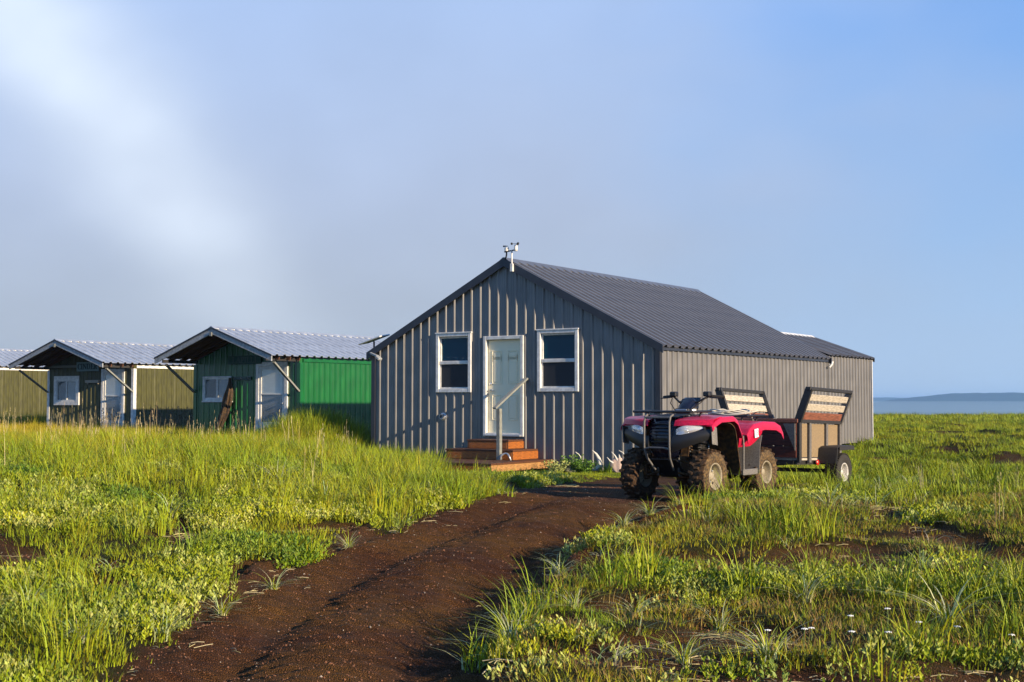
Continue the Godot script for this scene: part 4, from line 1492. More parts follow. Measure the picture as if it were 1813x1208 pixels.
	ns.sheet(12, 14, func(u, v):
		var y: float = lerpf(0.50, 0.975, v)
		var z: float = 0.90 - 0.10 * pow(absf(v - 0.45) * 2.0, 2.0) - 0.05 * pow(absf(u - 0.5) * 2.0, 2.0)
		return Vector3((u - 0.5) * (0.34 + 0.06 * v), y, z), 0.02)
	ns.box(Vector3(0, 0.72, 0.66), Vector3(0.30, 0.42, 0.30), 0.03)
	var nose := part("nose", ns, mats.gloss_black, c)
	for i in 8:
		var sl := Geo.new()
		sl.box(Vector3(0, 0.60 + 0.040 * i, 0.905 - 0.06 * pow(absf(i - 3.5) / 4.0, 2.0)), Vector3(0.25, 0.011, 0.02), 0.003)
		part("grille_slat", sl, mats.black_plastic, nose)
	var fl := Geo.new()
	fl.sheet(8, 6, func(u, v): return Vector3((u - 0.5) * 0.34, 0.965 + 0.035 * v, lerpf(0.84, 0.42, v)), 0.012)
	part("nose_top", fl, mats.black_plastic, c)
	for s in [-1.0, 1.0]:
		var wg := Geo.new()
		var wing := func(u: float, v: float) -> Vector3:
			var x := lerpf(0.15, 0.585, u)
			var lo := lerpf(0.56, 0.74, u * 0.9)
			var hi := lerpf(0.74, 0.835, u)
			var y := lerpf(lo, hi, v)
			return Vector3(s * x, y, lerpf(0.90, 0.74, u * u) + 0.025 * sin(v * PI))
		wg.sheet(12, 8, wing if s > 0.0 else func(u, v): return wing.call(1.0 - u, v), 0.02)
		part("bumper_wing", wg, mats.black_plastic, c)
		# headlamp: bright bowl behind a clear lens
		var hb := Geo.new()
		var lamp := func(u: float, v: float, out: float) -> Vector3:
			var x := lerpf(0.205, 0.475, u)
			var lo := lerpf(0.745, 0.815, u) + 0.02 * pow(absf(u - 0.5) * 2.0, 3.0)
			var hi := lerpf(0.850, 0.888, u) - 0.028 * pow(absf(u - 0.5) * 2.0, 3.0)
			return Vector3(s * x, lerpf(lo, hi, v), lerpf(0.895, 0.775, u * u) + out + (0.022 if out > 0.0 else -0.03) * sin(u * PI) * sin(v * PI))
		hb.sheet(10, 6, (func(u, v): return lamp.call(u, v, 0.0)) if s > 0.0 else (func(u, v): return lamp.call(1.0 - u, v, 0.0)), 0.01)
		hb.ball(Vector3(s * 0.31, 0.812, 0.86), Vector3(0.03, 0.03, 0.02))
		var hl := part("headlamp", hb, mats.lamp_chrome, c)
		var le := Geo.new()
		le.sheet(10, 6, (func(u, v): return lamp.call(u, v, 0.012)) if s > 0.0 else (func(u, v): return lamp.call(1.0 - u, v, 0.012)), 0.003)
		part("lens", le, mats.lamp_lens, hl)
		# red moulding above the lamp, running into the mudguard
		var br := Geo.new()
		var brow := func(u: float, v: float) -> Vector3:
			var x := lerpf(0.175, 0.595, u)
			var low := lerpf(0.862, 0.876, u)
			var zf := lerpf(0.90, 0.76, u * u)
			if v < 0.4:
				return Vector3(s * x, lerpf(low, lerpf(0.925, 0.935, u), v / 0.4), zf - 0.03 * v / 0.4)
			var k := (v - 0.4) / 0.6
			return Vector3(s * x, lerpf(lerpf(0.925, 0.935, u), 0.965, sin(k * PI * 0.5)), lerpf(zf - 0.03, 0.55, k))
		br.sheet(12, 12, brow if s > 0.0 else func(u, v): return brow.call(1.0 - u, v), 0.01)
		part("front_cowl", br, mats.red_plastic, c)
		fender(c, "front_mudguard", [Vector2(0.79, 0.875), Vector2(0.70, 0.935), Vector2(0.58, 0.975), Vector2(0.28, 0.985), Vector2(0.19, 0.945), Vector2(0.10, 0.82), Vector2(0.06, 0.73)], 0.22, 0.61, 0.06, mats.red_plastic, s)
		# rounded grey end of the bumper in front of the wheel arch
		var ed := Geo.new()
		var endp := func(u: float, v: float) -> Vector3:
			return Vector3(s * (0.592 + 0.02 * sin(u * PI)), lerpf(0.86, 0.66, v) - 0.02 * u, lerpf(0.79, 0.665, u) - 0.02 * v)
		ed.sheet(6, 6, endp if s < 0.0 else func(u, v): return endp.call(1.0 - u, v), 0.012)
		part("arch_end", ed, mats.grey_plastic, c)
		# inner arch and footwell
		var ia := Geo.new()
		var arch := func(u: float, v: float) -> Vector3:
			var q := spline([Vector2(0.80, 0.52), Vector2(0.70, 0.80), Vector2(0.45, 0.90), Vector2(0.20, 0.84), Vector2(0.12, 0.58), Vector2(0.05, 0.30)], u)
			return Vector3(s * lerpf(0.20, lerpf(0.30, 0.57, smoothstep(0.1, 0.5, u)), v), q.y, q.x)
		ia.sheet(26, 6, arch if s < 0.0 else func(u, v): return arch.call(1.0 - u, v), 0.008)
		part("inner_arch", ia, mats.muddy_plastic, c)
		var eg := Geo.new()
		eg.tube([Vector3(s * 0.605, 0.74, 0.065), Vector3(s * 0.60, 0.60, 0.045), Vector3(s * 0.59, 0.42, 0.03), Vector3(s * 0.585, 0.31, 0.02)], 0.012, 8)
		part("footwell_edge", eg, mats.grey_plastic, c)
		var fb := Geo.new()
		fb.box(Vector3(s * 0.39, 0.295, -0.14), Vector3(0.40, 0.03, 0.36), 0.01)
		for i in 4:
			fb.box(Vector3(s * 0.42, 0.318, -0.26 + 0.08 * i), Vector3(0.26, 0.02, 0.025), 0.004)
		fb.box(Vector3(s * 0.585, 0.315, -0.14), Vector3(0.02, 0.07, 0.36), 0.006)
		part("foot_board", fb, mats.grey_plastic, c)
		var rg := Geo.new()
		var rear := func(u: float, v: float) -> Vector3:
			var q := spline([Vector2(-0.30, 0.29), Vector2(-0.315, 0.45), Vector2(-0.33, 0.60), Vector2(-0.38, 0.74)], v)
			return Vector3(s * lerpf(0.22, 0.595, u), q.y, q.x - 0.05 * u)
		rg.sheet(8, 10, rear if s > 0.0 else func(u, v): return rear.call(1.0 - u, v), 0.01)
		part("rear_arch", rg, mats.grey_plastic, c)
		fender(c, "rear_mudguard", [Vector2(-0.07, 0.76), Vector2(-0.14, 0.83), Vector2(-0.24, 0.885), Vector2(-0.50, 0.915), Vector2(-0.80, 0.905), Vector2(-0.94, 0.86), Vector2(-1.0, 0.79)], 0.17, 0.60, 0.10, mats.red_plastic, s, 0.0)
		var sp := Geo.new()
		var pan := func(u: float, v: float) -> Vector3:
			var z := lerpf(-0.05, -0.44, u)
			var hi := polyline([Vector2(-0.05, 0.755), Vector2(-0.15, 0.80), Vector2(-0.30, 0.815), Vector2(-0.44, 0.80)], u).y
			var lo := polyline([Vector2(0, 0.60), Vector2(0, 0.62), Vector2(0, 0.67), Vector2(0, 0.74)], u).y
			return Vector3(s * (0.598 - 0.02 * v * v - 0.10 * smoothstep(0.25, 0.0, u)), lerpf(hi, lo, v), z)
		sp.sheet(10, 6, pan if s < 0.0 else func(u, v): return pan.call(1.0 - u, v), 0.01)
		part("side_panel", sp, mats.red_plastic, c)
		var cv := Geo.new()
		cv.sheet(8, 8, func(u, v): return Vector3(s * (0.17 + 0.03 * v), lerpf(0.40, 0.80, v), lerpf(0.06, -0.34, u) if s > 0.0 else lerpf(-0.34, 0.06, u)), 0.01)
		part("engine_cover", cv, mats.muddy_plastic, c)
	var stk := Geo.new()
	stk.box(Vector3(0.612, 0.765, -0.26), Vector3(0.004, 0.10, 0.095), 0.0, Basis(Vector3(1, 0, 0), 0.12))
	var so := part("number_sticker", stk, mats.sticker_white, c)
	var tm := TextMesh.new()
	tm.text = "13"
	var sf := SystemFont.new()
	sf.font_names = PackedStringArray(["Droid Sans"])
	tm.font = sf
	tm.font_size = 10
	tm.pixel_size = 0.0075
	tm.depth = 0.002
	var dg := part_mesh("digits", tm, mats.ink, so)
	dg.position = Vector3(0.6155, 0.765, -0.26)
	dg.rotation = Vector3(0, PI / 2, 0)

	# guard bars in front, racks front and rear
	var gb := Geo.new()
	for s in [-1.0, 1.0]:
		gb.tube([Vector3(s * 0.12, 0.36, 0.82), Vector3(s * 0.15, 0.50, 0.95), Vector3(s * 0.165, 0.62, 0.985), Vector3(s * 0.165, 0.90, 0.985), Vector3(s * 0.165, 0.965, 0.96), Vector3(s * 0.17, 1.0, 0.88)], 0.013, 8)
	gb.tube([Vector3(-0.165, 0.955, 0.965), Vector3(0.165, 0.955, 0.965)], 0.012, 8)
	gb.tube([Vector3(-0.16, 0.60, 0.98), Vector3(-0.09, 0.615, 0.985), Vector3(0.09, 0.615, 0.985), Vector3(0.16, 0.60, 0.98)], 0.012, 8)
	part("guard_bar", gb, mats.angle_steel, c)
	var rk := Geo.new()
	rk.tube([Vector3(-0.40, 1.025, 0.45), Vector3(-0.42, 1.025, 0.80), Vector3(-0.36, 1.02, 0.90), Vector3(0.36, 1.02, 0.90), Vector3(0.42, 1.025, 0.80), Vector3(0.40, 1.025, 0.45), Vector3(0.30, 1.02, 0.40), Vector3(-0.30, 1.02, 0.40), Vector3(-0.40, 1.025, 0.45)], 0.013, 8)
	for z in [0.52, 0.64, 0.76]:
		rk.tube([Vector3(-0.41, 1.02, z), Vector3(0.41, 1.02, z)], 0.009, 6)
	for s in [-1.0, 1.0]:
		rk.tube([Vector3(s * 0.15, 1.02, 0.40), Vector3(s * 0.15, 1.02, 0.90)], 0.009, 6)
		rk.tube([Vector3(s * 0.36, 1.02, 0.60), Vector3(s * 0.33, 0.97, 0.60)], 0.012, 6)
	part("front_rack", rk, mats.black_plastic, c)
	var rr := Geo.new()
	rr.tube([Vector3(-0.38, 0.965, -0.45), Vector3(-0.40, 0.965, -0.90), Vector3(-0.34, 0.965, -0.98), Vector3(0.34, 0.965, -0.98), Vector3(0.40, 0.965, -0.90), Vector3(0.38, 0.965, -0.45)], 0.013, 8)
	for z in [-0.50, -0.62, -0.74, -0.86]:
		rr.tube([Vector3(-0.39, 0.96, z), Vector3(0.39, 0.96, z)], 0.009, 6)
	for s in [-1.0, 1.0]:
		for z in [-0.5, -0.88]:
			rr.tube([Vector3(s * 0.30, 0.965, z), Vector3(s * 0.29, 0.88, z)], 0.012, 6)
	part("rear_rack", rr, mats.black_plastic, c)

	# tank cover, seat, handlebar
	var tk := Geo.new()
	tk.sheet(14, 12, func(u, v):
		var a: float = lerpf(-1.0, 1.0, u)
		var z: float = lerpf(0.02, 0.50, v)
		return Vector3(a * lerpf(0.13, 0.21, v), 0.93 + 0.05 * v - 0.30 * pow(absf(a), 3.0), z), 0.01)
	part("tank_cover", tk, mats.black_plastic, c)
	var se := Geo.new()
	se.sheet(14, 20, func(u, v):
		var a: float = lerpf(-1.0, 1.0, u)
		var z: float = lerpf(-0.62, 0.06, v)
		var top: float = 0.90 - 0.04 * sin(v * PI) + 0.03 * smoothstep(0.8, 1.0, v)
		return Vector3(a * lerpf(0.18, 0.125, v), top - 0.15 * pow(absf(a), 4.0), z), 0.03)
	part("seat", se, mats.black_plastic, c)
	var tr := Geo.new()
	tr.sheet(8, 8, func(u, v): return Vector3(lerpf(-0.24, 0.24, u), 0.885 + 0.0 * v, lerpf(-0.97, -0.5, v)), 0.02)
	part("rear_deck", tr, mats.black_plastic, c)
	var hbn := Geo.new()
	hbn.tube([Vector3(-0.40, 1.19, 0.14), Vector3(-0.24, 1.20, 0.20), Vector3(-0.12, 1.13, 0.27), Vector3(0.12, 1.13, 0.27), Vector3(0.24, 1.20, 0.20), Vector3(0.40, 1.19, 0.14)], 0.013, 8)
	hbn.tube([Vector3(0, 0.85, 0.36), Vector3(0, 1.13, 0.27)], 0.025, 8)
	var hn := part("handlebar", hbn, mats.frame_steel, c)
	for s in [-1.0, 1.0]:
		var gr := Geo.new()
		gr.tube([Vector3(s * 0.27, 1.199, 0.19), Vector3(s * 0.41, 1.188, 0.137)], 0.019, 10)
		part("grip", gr, mats.black_rubber, hn)
		var lv := Geo.new()
		lv.tube([Vector3(s * 0.24, 1.19, 0.24), Vector3(s * 0.30, 1.18, 0.25), Vector3(s * 0.41, 1.175, 0.21)], 0.007, 6)
		lv.box(Vector3(s * 0.225, 1.225, 0.215), Vector3(0.09, 0.06, 0.075), 0.012)
		part("lever", lv, mats.black_plastic, hn)
	var pd := Geo.new()
	pd.sheet(10, 12, func(u, v):
		var a: float = lerpf(-1.0, 1.0, u)
		var y: float = lerpf(1.02, 1.185, v)
		return Vector3(a * lerpf(0.13, 0.11, v), y, lerpf(0.40, 0.25, v * v) - 0.10 * pow(absf(a), 3.0)), 0.012)
	pd.box(Vector3(0, 1.10, 0.24), Vector3(0.20, 0.14, 0.14), 0.03)
	var pod := part("pod", pd, mats.gloss_black, c)
	var pn := Geo.new()
	pn.box(Vector3(0, 1.02, 0.41), Vector3(0.20, 0.07, 0.06), 0.015, Basis(Vector3.RIGHT, -0.5))
	part("pod_base", pn, mats.black_plastic, pod)
	var pb := Geo.new()
	pb.box(Vector3(0, 1.018, 0.445), Vector3(0.15, 0.012, 0.01), 0.002, Basis(Vector3.RIGHT, -0.5))
	pb.box(Vector3(0, 1.038, 0.437), Vector3(0.15, 0.012, 0.01), 0.002, Basis(Vector3.RIGHT, -0.5))
	part("vent_slot", pb, mats.zinc, pod)
	for s in [-1.0, 1.0]:
		var ca := Geo.new()
		ca.tube([Vector3(s * 0.23, 1.19, 0.24), Vector3(s * 0.20, 1.12, 0.34), Vector3(s * 0.10, 1.03, 0.40)], 0.006, 6)
		part("cable", ca, mats.black_rubber, c)
	var hi := Geo.new()
	hi.tube([Vector3(0, 0.36, -0.86), Vector3(0, 0.34, -1.10)], 0.025, 8)
	hi.ball(Vector3(0, 0.385, -1.09), Vector3(0.027, 0.027, 0.027))
	part("hitch", hi, mats.frame_steel, c)

	# rope thrown over the rear rack
	var ro := Geo.new()
	for k in 4:
		var pts := []
		for i in 33:
			var t := TAU * i / 32.0
			pts.append(Vector3((0.30 - 0.025 * k) * cos(t) + 0.03 * sin(3.0 * t + k), 0.985 + 0.014 * k + 0.012 * sin(4.0 * t + k * 1.7), -0.72 + (0.20 - 0.018 * k) * sin(t) + 0.02 * cos(2.0 * t + k)))
		ro.tube(pts, 0.010, 7, false)
	var tail := []
	for i in 20:
		var t := i / 19.0
		tail.append(Vector3(0.28 + 0.10 * sin(t * 5.0), 0.99 + 0.05 * sin(t * PI) - 0.10 * t * t, -0.60 - 0.42 * t))
	ro.tube(tail, 0.010, 7)
	var rope := part("rope", ro, mats.rope)
	rope.transform = c.transform
	tag(rope, "pale coiled rope thrown over the quad bike's rear rack", "rope")


func trailer() -> void:
	var fwd := Vector3(sin(HEADING), 0, cos(HEADING))
	var side := Vector3(cos(HEADING), 0, -sin(HEADING))
	var at := p(1.86, 15.03) - fwd * (1.25 + 1.93)
	at.y = 0.0
	var ys := 0.0
	for s in [-1.0, 1.0]:
		var q: Vector3 = at + side * (s * 0.62)
		ys += height(q.x, -q.z) * 0.5
	at.y = ys + 0.005
	var c := thing("bench_trailer", at, HEADING, "wooden two-bench trailer with slatted backs and white wheel rims hitched to the quad bike", "trailer")
	for s in [-1.0, 1.0]:
		wheel(c, s * 0.62, 0.0, 0.245, 0.20, 0.125, mats.black_rubber, mats.black_rubber, mats.white_rim, false)
	var tilt := Basis(Vector3.RIGHT, deg_to_rad(-1.8))
	var bed := Geo.new()
	var T := func(x: float, y: float, z: float) -> Vector3: return Vector3(0, 0.30, 0) + tilt * Vector3(x, y - 0.30, z)
	# steel chassis and tongue
	for s in [-1.0, 1.0]:
		bed.bar(T.call(s * 0.44, 0.36, -0.34), T.call(s * 0.44, 0.36, 0.95), 0.05, 0.06)
	for z in [-0.33, 0.0, 0.5, 0.94]:
		bed.bar(T.call(-0.44, 0.355, z), T.call(0.44, 0.355, z), 0.05, 0.05)
	bed.bar(T.call(0, 0.34, 0.3), Vector3(0, 0.36, 1.62), 0.06, 0.06)
	bed.bar(Vector3(-0.62, 0.245, 0), Vector3(0.62, 0.245, 0), 0.05, 0.05)
	part("chassis", bed, mats.frame_steel, c)
	var cp := Geo.new()
	cp.box(Vector3(0, 0.385, 1.66), Vector3(0.09, 0.08, 0.16), 0.02)
	part("coupler", cp, mats.frame_steel, c)
	var fl := Geo.new()
	fl.box(T.call(0, 0.40, 0.305), Vector3(0.98, 0.03, 1.28), 0.004, tilt)
	part("floor", fl, mats.old_board, c)
	# front board in two planks
	for i in 3:
		var fb := Geo.new()
		fb.box(T.call(0, 0.49 + 0.15 * i, 0.955), Vector3(0.96, 0.142, 0.03), 0.004, tilt)
		part("front_board", fb, mats.mahogany_board, c)
	var fc := Geo.new()
	fc.box(T.call(0, 0.885, 0.94), Vector3(1.0, 0.05, 0.07), 0.006, tilt)
	part("front_rail", fc, mats.red_board, c)
	for s in [-1.0, 1.0]:
		# chipboard side panels between steel uprights
		for a in [[0.79, 0.22], [0.38, 0.44], [-0.08, 0.36]]:
			var pn := Geo.new()
			pn.box(T.call(s * 0.485, 0.64, a[0]), Vector3(0.02, 0.43, a[1]), 0.003, tilt)
			part("side_panel", pn, mats.chipboard, c)
		for z in [0.93, 0.64, 0.13, -0.30]:
			var po := Geo.new()
			po.box(T.call(s * 0.505, 0.63, z), Vector3(0.045, 0.55, 0.055), 0.005, tilt)
			part("upright", po, mats.angle_steel if z < 0.9 else mats.frame_steel, c)
		var ra := Geo.new()
		ra.box(T.call(s * 0.50, 0.885, 0.31), Vector3(0.06, 0.045, 1.30), 0.005, tilt)
		part("side_rail", ra, mats.frame_steel, c)
		# gusset at the front corner
		var gu := Geo.new()
		gu.slab([Vector2(0.0, 0.0), Vector2(0.16, 0.0), Vector2(0.0, -0.34)] if s < 0.0 else [Vector2(0.0, 0.0), Vector2(0.0, -0.34), Vector2(-0.16, 0.0)].map(func(q): return q), Transform3D(Basis(), T.call(s * 0.47, 0.85, 0.985)), 0.02)
		part("gusset", gu, mats.angle_steel, c)
		# bench seat inside and slatted back leaning outwards
		var seat := Geo.new()
		seat.box(T.call(s * 0.33, 0.90, 0.30), Vector3(0.30, 0.035, 1.24), 0.006, tilt)
		part("seat", seat, mats.red_board, c)
		var lean := 0.15
		var B := func(h: float, z: float) -> Vector3: return T.call(s * (0.50 + lean * h / 0.40), 0.905 + h, z)
		var out: Vector3 = (tilt * Vector3(s * 0.40, -lean, 0)).normalized()
		for z in [0.945, -0.315]:
			var po := Geo.new()
			var low: float = -0.02 if z > 0.0 else -0.42
			po.bar(B.call(low, z), B.call(0.40, z), 0.035, 0.10 if z > 0.0 else 0.10, out, 0.005)
			part("back_post", po, mats.frame_steel if z > 0.0 else mats.angle_steel, c)
		var tb := Geo.new()
		tb.bar(B.call(0.39, -0.34), B.call(0.39, 0.97), 0.06, 0.045, Vector3.UP, 0.005)
		part("top_rail", tb, mats.frame_steel, c)
		for h in [[0.05, 0.10, "red"], [0.165, 0.09, "old"], [0.285, 0.085, "old"]]:
			var sl := Geo.new()
			sl.bar(B.call(h[0], -0.28) + out * 0.012, B.call(h[0], 0.91) + out * 0.012, h[1], 0.024, out, 0.004)
			part("back_slat", sl, mats.red_board if h[2] == "red" else mats.old_board, c)
		# boxy steel mudguard over the wheel
		var mg := Geo.new()
		mg.sheet(8, 4, func(u, v):
			var q := polyline([Vector2(0.36, 0.36), Vector2(0.33, 0.55), Vector2(0.24, 0.575), Vector2(-0.18, 0.575), Vector2(-0.25, 0.52)], u)
			return Vector3(s * (lerpf(0.51, 0.745, v) if s > 0.0 else lerpf(0.745, 0.51, v)), q.y, q.x), 0.008)
		mg.box(Vector3(s * 0.742, 0.55, 0.0), Vector3(0.012, 0.05, 0.46), 0.003)
		mg.bar(Vector3(s * 0.745, 0.36, 0.35), Vector3(s * 0.745, 0.56, 0.325), 0.02, 0.02)
		part("mudguard", mg, mats.frame_steel, c)
		var lp := Geo.new()
		lp.lathe([Vector2(0.001, 0.0), Vector2(0.035, 0.0), Vector2(0.035, 0.02), Vector2(0.001, 0.03)], 12, Transform3D(Basis(Vector3(0, 0, 1), -s * PI / 2), Vector3(s * 0.50, 0.37, 0.40)))
		part("marker_lamp", lp, mats.lamp_red, c)
	var rb := Geo.new()
	rb.box(T.call(0, 0.62, -0.345), Vector3(0.94, 0.46, 0.025), 0.004, tilt)
	part("tail_board", rb, mats.chipboard, c)


func shade_hut() -> void:
	pass


# ---------------------------------------------------------------- plants

var rg := RandomNumberGenerator.new()


func blade(g: Geo, root: Vector3, az: float, h: float, lean: float, w: float, segs := 3) -> void:
	var out := Vector3(cos(az), 0, sin(az))
	var across := Vector3(-sin(az), 0, cos(az))
	var last_a := root - across * w * 0.5
	var last_b := root + across * w * 0.5
	for i in range(1, segs + 1):
		var t := float(i) / segs
		var c := root + out * (lean * h * t * t) + Vector3.UP * (h * (t - 0.38 * lean * t * t))
		if i == segs:
			g.tri(last_a, last_b, c)
		else:
			var k := w * 0.5 * (1.0 - 0.55 * t)
			g.quad(last_a, last_b, c + across * k, c - across * k)
			last_a = c - across * k
			last_b = c + across * k


func shade_of(lo: float, hi: float, warm := 0.0) -> Color:
	var k := rg.randf_range(lo, hi)
	return Color(k * (1.0 + warm * rg.randf()), k, k * rg.randf_range(0.7, 1.1))


func tuft(count: int, reach: float, h0: float, h1: float, lean0: float, lean1: float, w: float) -> ArrayMesh:
	var g := Geo.new()
	g.tinted = true
	for i in count:
		g.tint = shade_of(0.4, 1.5, 0.5)
		var a := rg.randf() * TAU
		var r := reach * sqrt(rg.randf())
		blade(g, Vector3(cos(a) * r, -0.01, sin(a) * r), a + rg.randf_range(-1.2, 1.2), rg.randf_range(h0, h1), rg.randf_range(lean0, lean1), w * rg.randf_range(0.7, 1.25))
	return g.mesh()


func seed_stalks(count: int, reach: float, h0: float, h1: float) -> ArrayMesh:
	var g := Geo.new()
	g.tinted = true
	for i in count:
		g.tint = shade_of(0.75, 1.2, 0.2)
		var a := rg.randf() * TAU
		var r := reach * sqrt(rg.randf())
		var q := Vector3(cos(a) * r, 0, sin(a) * r)
		var h := rg.randf_range(h0, h1)
		var az := rg.randf() * TAU
		var lean := rg.randf_range(0.02, 0.22)
		blade(g, q, az, h, lean, 0.007, 3)
		blade(g, q, az + 1.5, h, lean, 0.007, 3)
		var tip := q + Vector3(cos(az), 0, sin(az)) * lean * h * 0.95 + Vector3.UP * h * (0.97 - 0.38 * lean)
		for k in 7:
			blade(g, tip - Vector3(0, 0.10 - 0.016 * k, 0), rg.randf() * TAU, 0.045, 0.35, 0.009, 2)
	return g.mesh()


func leaf(g: Geo, root: Vector3, dir: Vector3, long: float, wide: float) -> void:
	var side := dir.cross(Vector3(rg.randf_range(-1, 1), rg.randf_range(-1, 1), rg.randf_range(-1, 1))).normalized()
	var mid := root + dir * long * 0.5
	g.tri(root, mid + side * wide * 0.5, mid - side * wide * 0.5)
	g.tri(mid - side * wide * 0.5, mid + side * wide * 0.5, root + dir * long)


func willow_sprigs(stems: int, reach: float, h0: float, h1: float, size: float) -> ArrayMesh:
	var g := Geo.new()
	g.tinted = true
	for i in stems:
		var a := rg.randf() * TAU
		var r := reach * sqrt(rg.randf())
		var q := Vector3(cos(a) * r, 0, sin(a) * r)
		var h := rg.randf_range(h0, h1)
		var lean := Vector3(rg.randf_range(-0.3, 0.3), 1, rg.randf_range(-0.3, 0.3)).normalized()
		var k := 5 + rg.randi() % 3
		for j in k:
			g.tint = shade_of(0.65, 1.3, 0.25)
			var t := float(j + 1) / k
			var b := rg.randf() * TAU
			var up := lerpf(0.7, 1.5, t)
			leaf(g, q + lean * h * t * 0.85, Vector3(cos(b), up, sin(b)).normalized(), size * rg.randf_range(0.75, 1.25), size * 0.42)
	return g.mesh()


func pebble() -> ArrayMesh:
	var g := Geo.new()
	var o := []
	for i in 6:
		o.append(rg.randf_range(0.7, 1.3))
	var q := [Vector3(o[0], 0, 0), Vector3(-o[1], 0, 0), Vector3(0, o[2] * 0.8, 0), Vector3(0, -o[3], 0), Vector3(0, 0, o[4]), Vector3(0, 0, -o[5])]
	for f in [[0, 2, 5], [5, 2, 1], [1, 2, 4], [4, 2, 0], [0, 5, 3], [5, 1, 3], [1, 4, 3], [4, 0, 3]]:
		g.tri(q[f[0]], q[f[2]], q[f[1]])
	return g.mesh()


func blocked(x: float, d: float) -> bool:  # inside a building or a set of steps
	for b in [[Vector2(-0.129, 27.28), -3.72, 3.72, 9.4, 0.02], [Vector2(-0.129, 27.28), -1.16, 1.22, 0.0, 2.32], [Vector2(-7.81, 38.19), -2.16, 2.16, 5.7, 0.02], [Vector2(-14.99, 46.2), -2.33, 2.33, 5.7, 0.02], [Vector2(-23.5, 54.4), -2.3, 2.3, 6.7, 0.02]]:
		var q: Vector2 = Vector2(x, d) - b[0]
		var lx := q.x * 0.833 - q.y * 0.553
		var lz := -q.x * 0.553 - q.y * 0.833
		if lx > b[1] and lx < b[2] and lz > -b[3] and lz < b[4]:
			return true
	return false


func scatter(called: String, label: String, category: String, meshes: Array, m: Material, spots: Array) -> void:
	# spots: [Transform3D, Color]; shared out over the given meshes, one node under one thing
	var o := Node3D.new()
	o.name = called
	for k in meshes.size():
		var mine := []
		for i in range(k, spots.size(), meshes.size()):
			mine.append(spots[i])
		if mine.is_empty():
			continue
		var mm := MultiMesh.new()
		mm.transform_format = MultiMesh.TRANSFORM_3D
		mm.use_colors = true
		mm.mesh = meshes[k]
		mm.instance_count = mine.size()
		for i in mine.size():
			mm.set_instance_transform(i, mine[i][0])
			mm.set_instance_color(i, mine[i][1])
		var mi := MultiMeshInstance3D.new()
		mi.name = called if meshes.size() == 1 else "tufts" if category == "grass" else "pieces"
		mi.multimesh = mm
		mi.material_override = m
		mi.set_meta("kind", "stuff")
		if meshes.size() == 1:
			o.free()
			add_child(mi)
			tag(mi, label, category)
			return
		o.add_child(mi, true)
	o.set_meta("kind", "stuff")
	add_child(o)
	tag(o, label, category)
	print(called, " ", spots.size())


func field(x0: float, x1: float, d0: float, d1: float, step: float, chance: Callable, tone: Callable, s0: float, s1: float) -> Array:
	var out := []
	var d := d0
	while d < d1:
		var lim := 0.43 * d + 1.3
		var x := maxf(x0, -lim)
		while x < minf(x1, lim):
			var px := x + rg.randf_range(-0.5, 0.5) * step
			var pd := d + rg.randf_range(-0.5, 0.5) * step
			var ch: float = chance.call(px, pd)
			if ch > 0.0 and rg.randf() < ch and not blocked(px, pd):
				var sc := rg.randf_range(s0, s1)
				var b := Basis(Vector3.UP, rg.randf() * TAU).scaled(Vector3(sc, sc * rg.randf_range(0.8, 1.2), sc))
				out.append([Transform3D(b, p(px, pd, height(px, pd) - 0.008)), tone.call(px, pd)])
			x += step
		d += step
	return out


func turf(x: float, d: float) -> float:
	var t := 1.0 - smoothstep(0.25, 0.65, soil_at(x, d))
	return maxf(t, 0.16) if x > interp(TRACK_RIGHT, d) + 0.35 and d < 15.5 else t


func tone_mix(a: Color, b: Color, x: float, d: float, f := 0.5) -> Color:
	var k := clampf(0.5 + 0.9 * n_mid.get_noise_2d(x * f, d * f + 33.0) + rg.randf_range(-0.15, 0.15), 0.0, 1.0)
	return a.lerp(b, k) * rg.randf_range(0.85, 1.15)


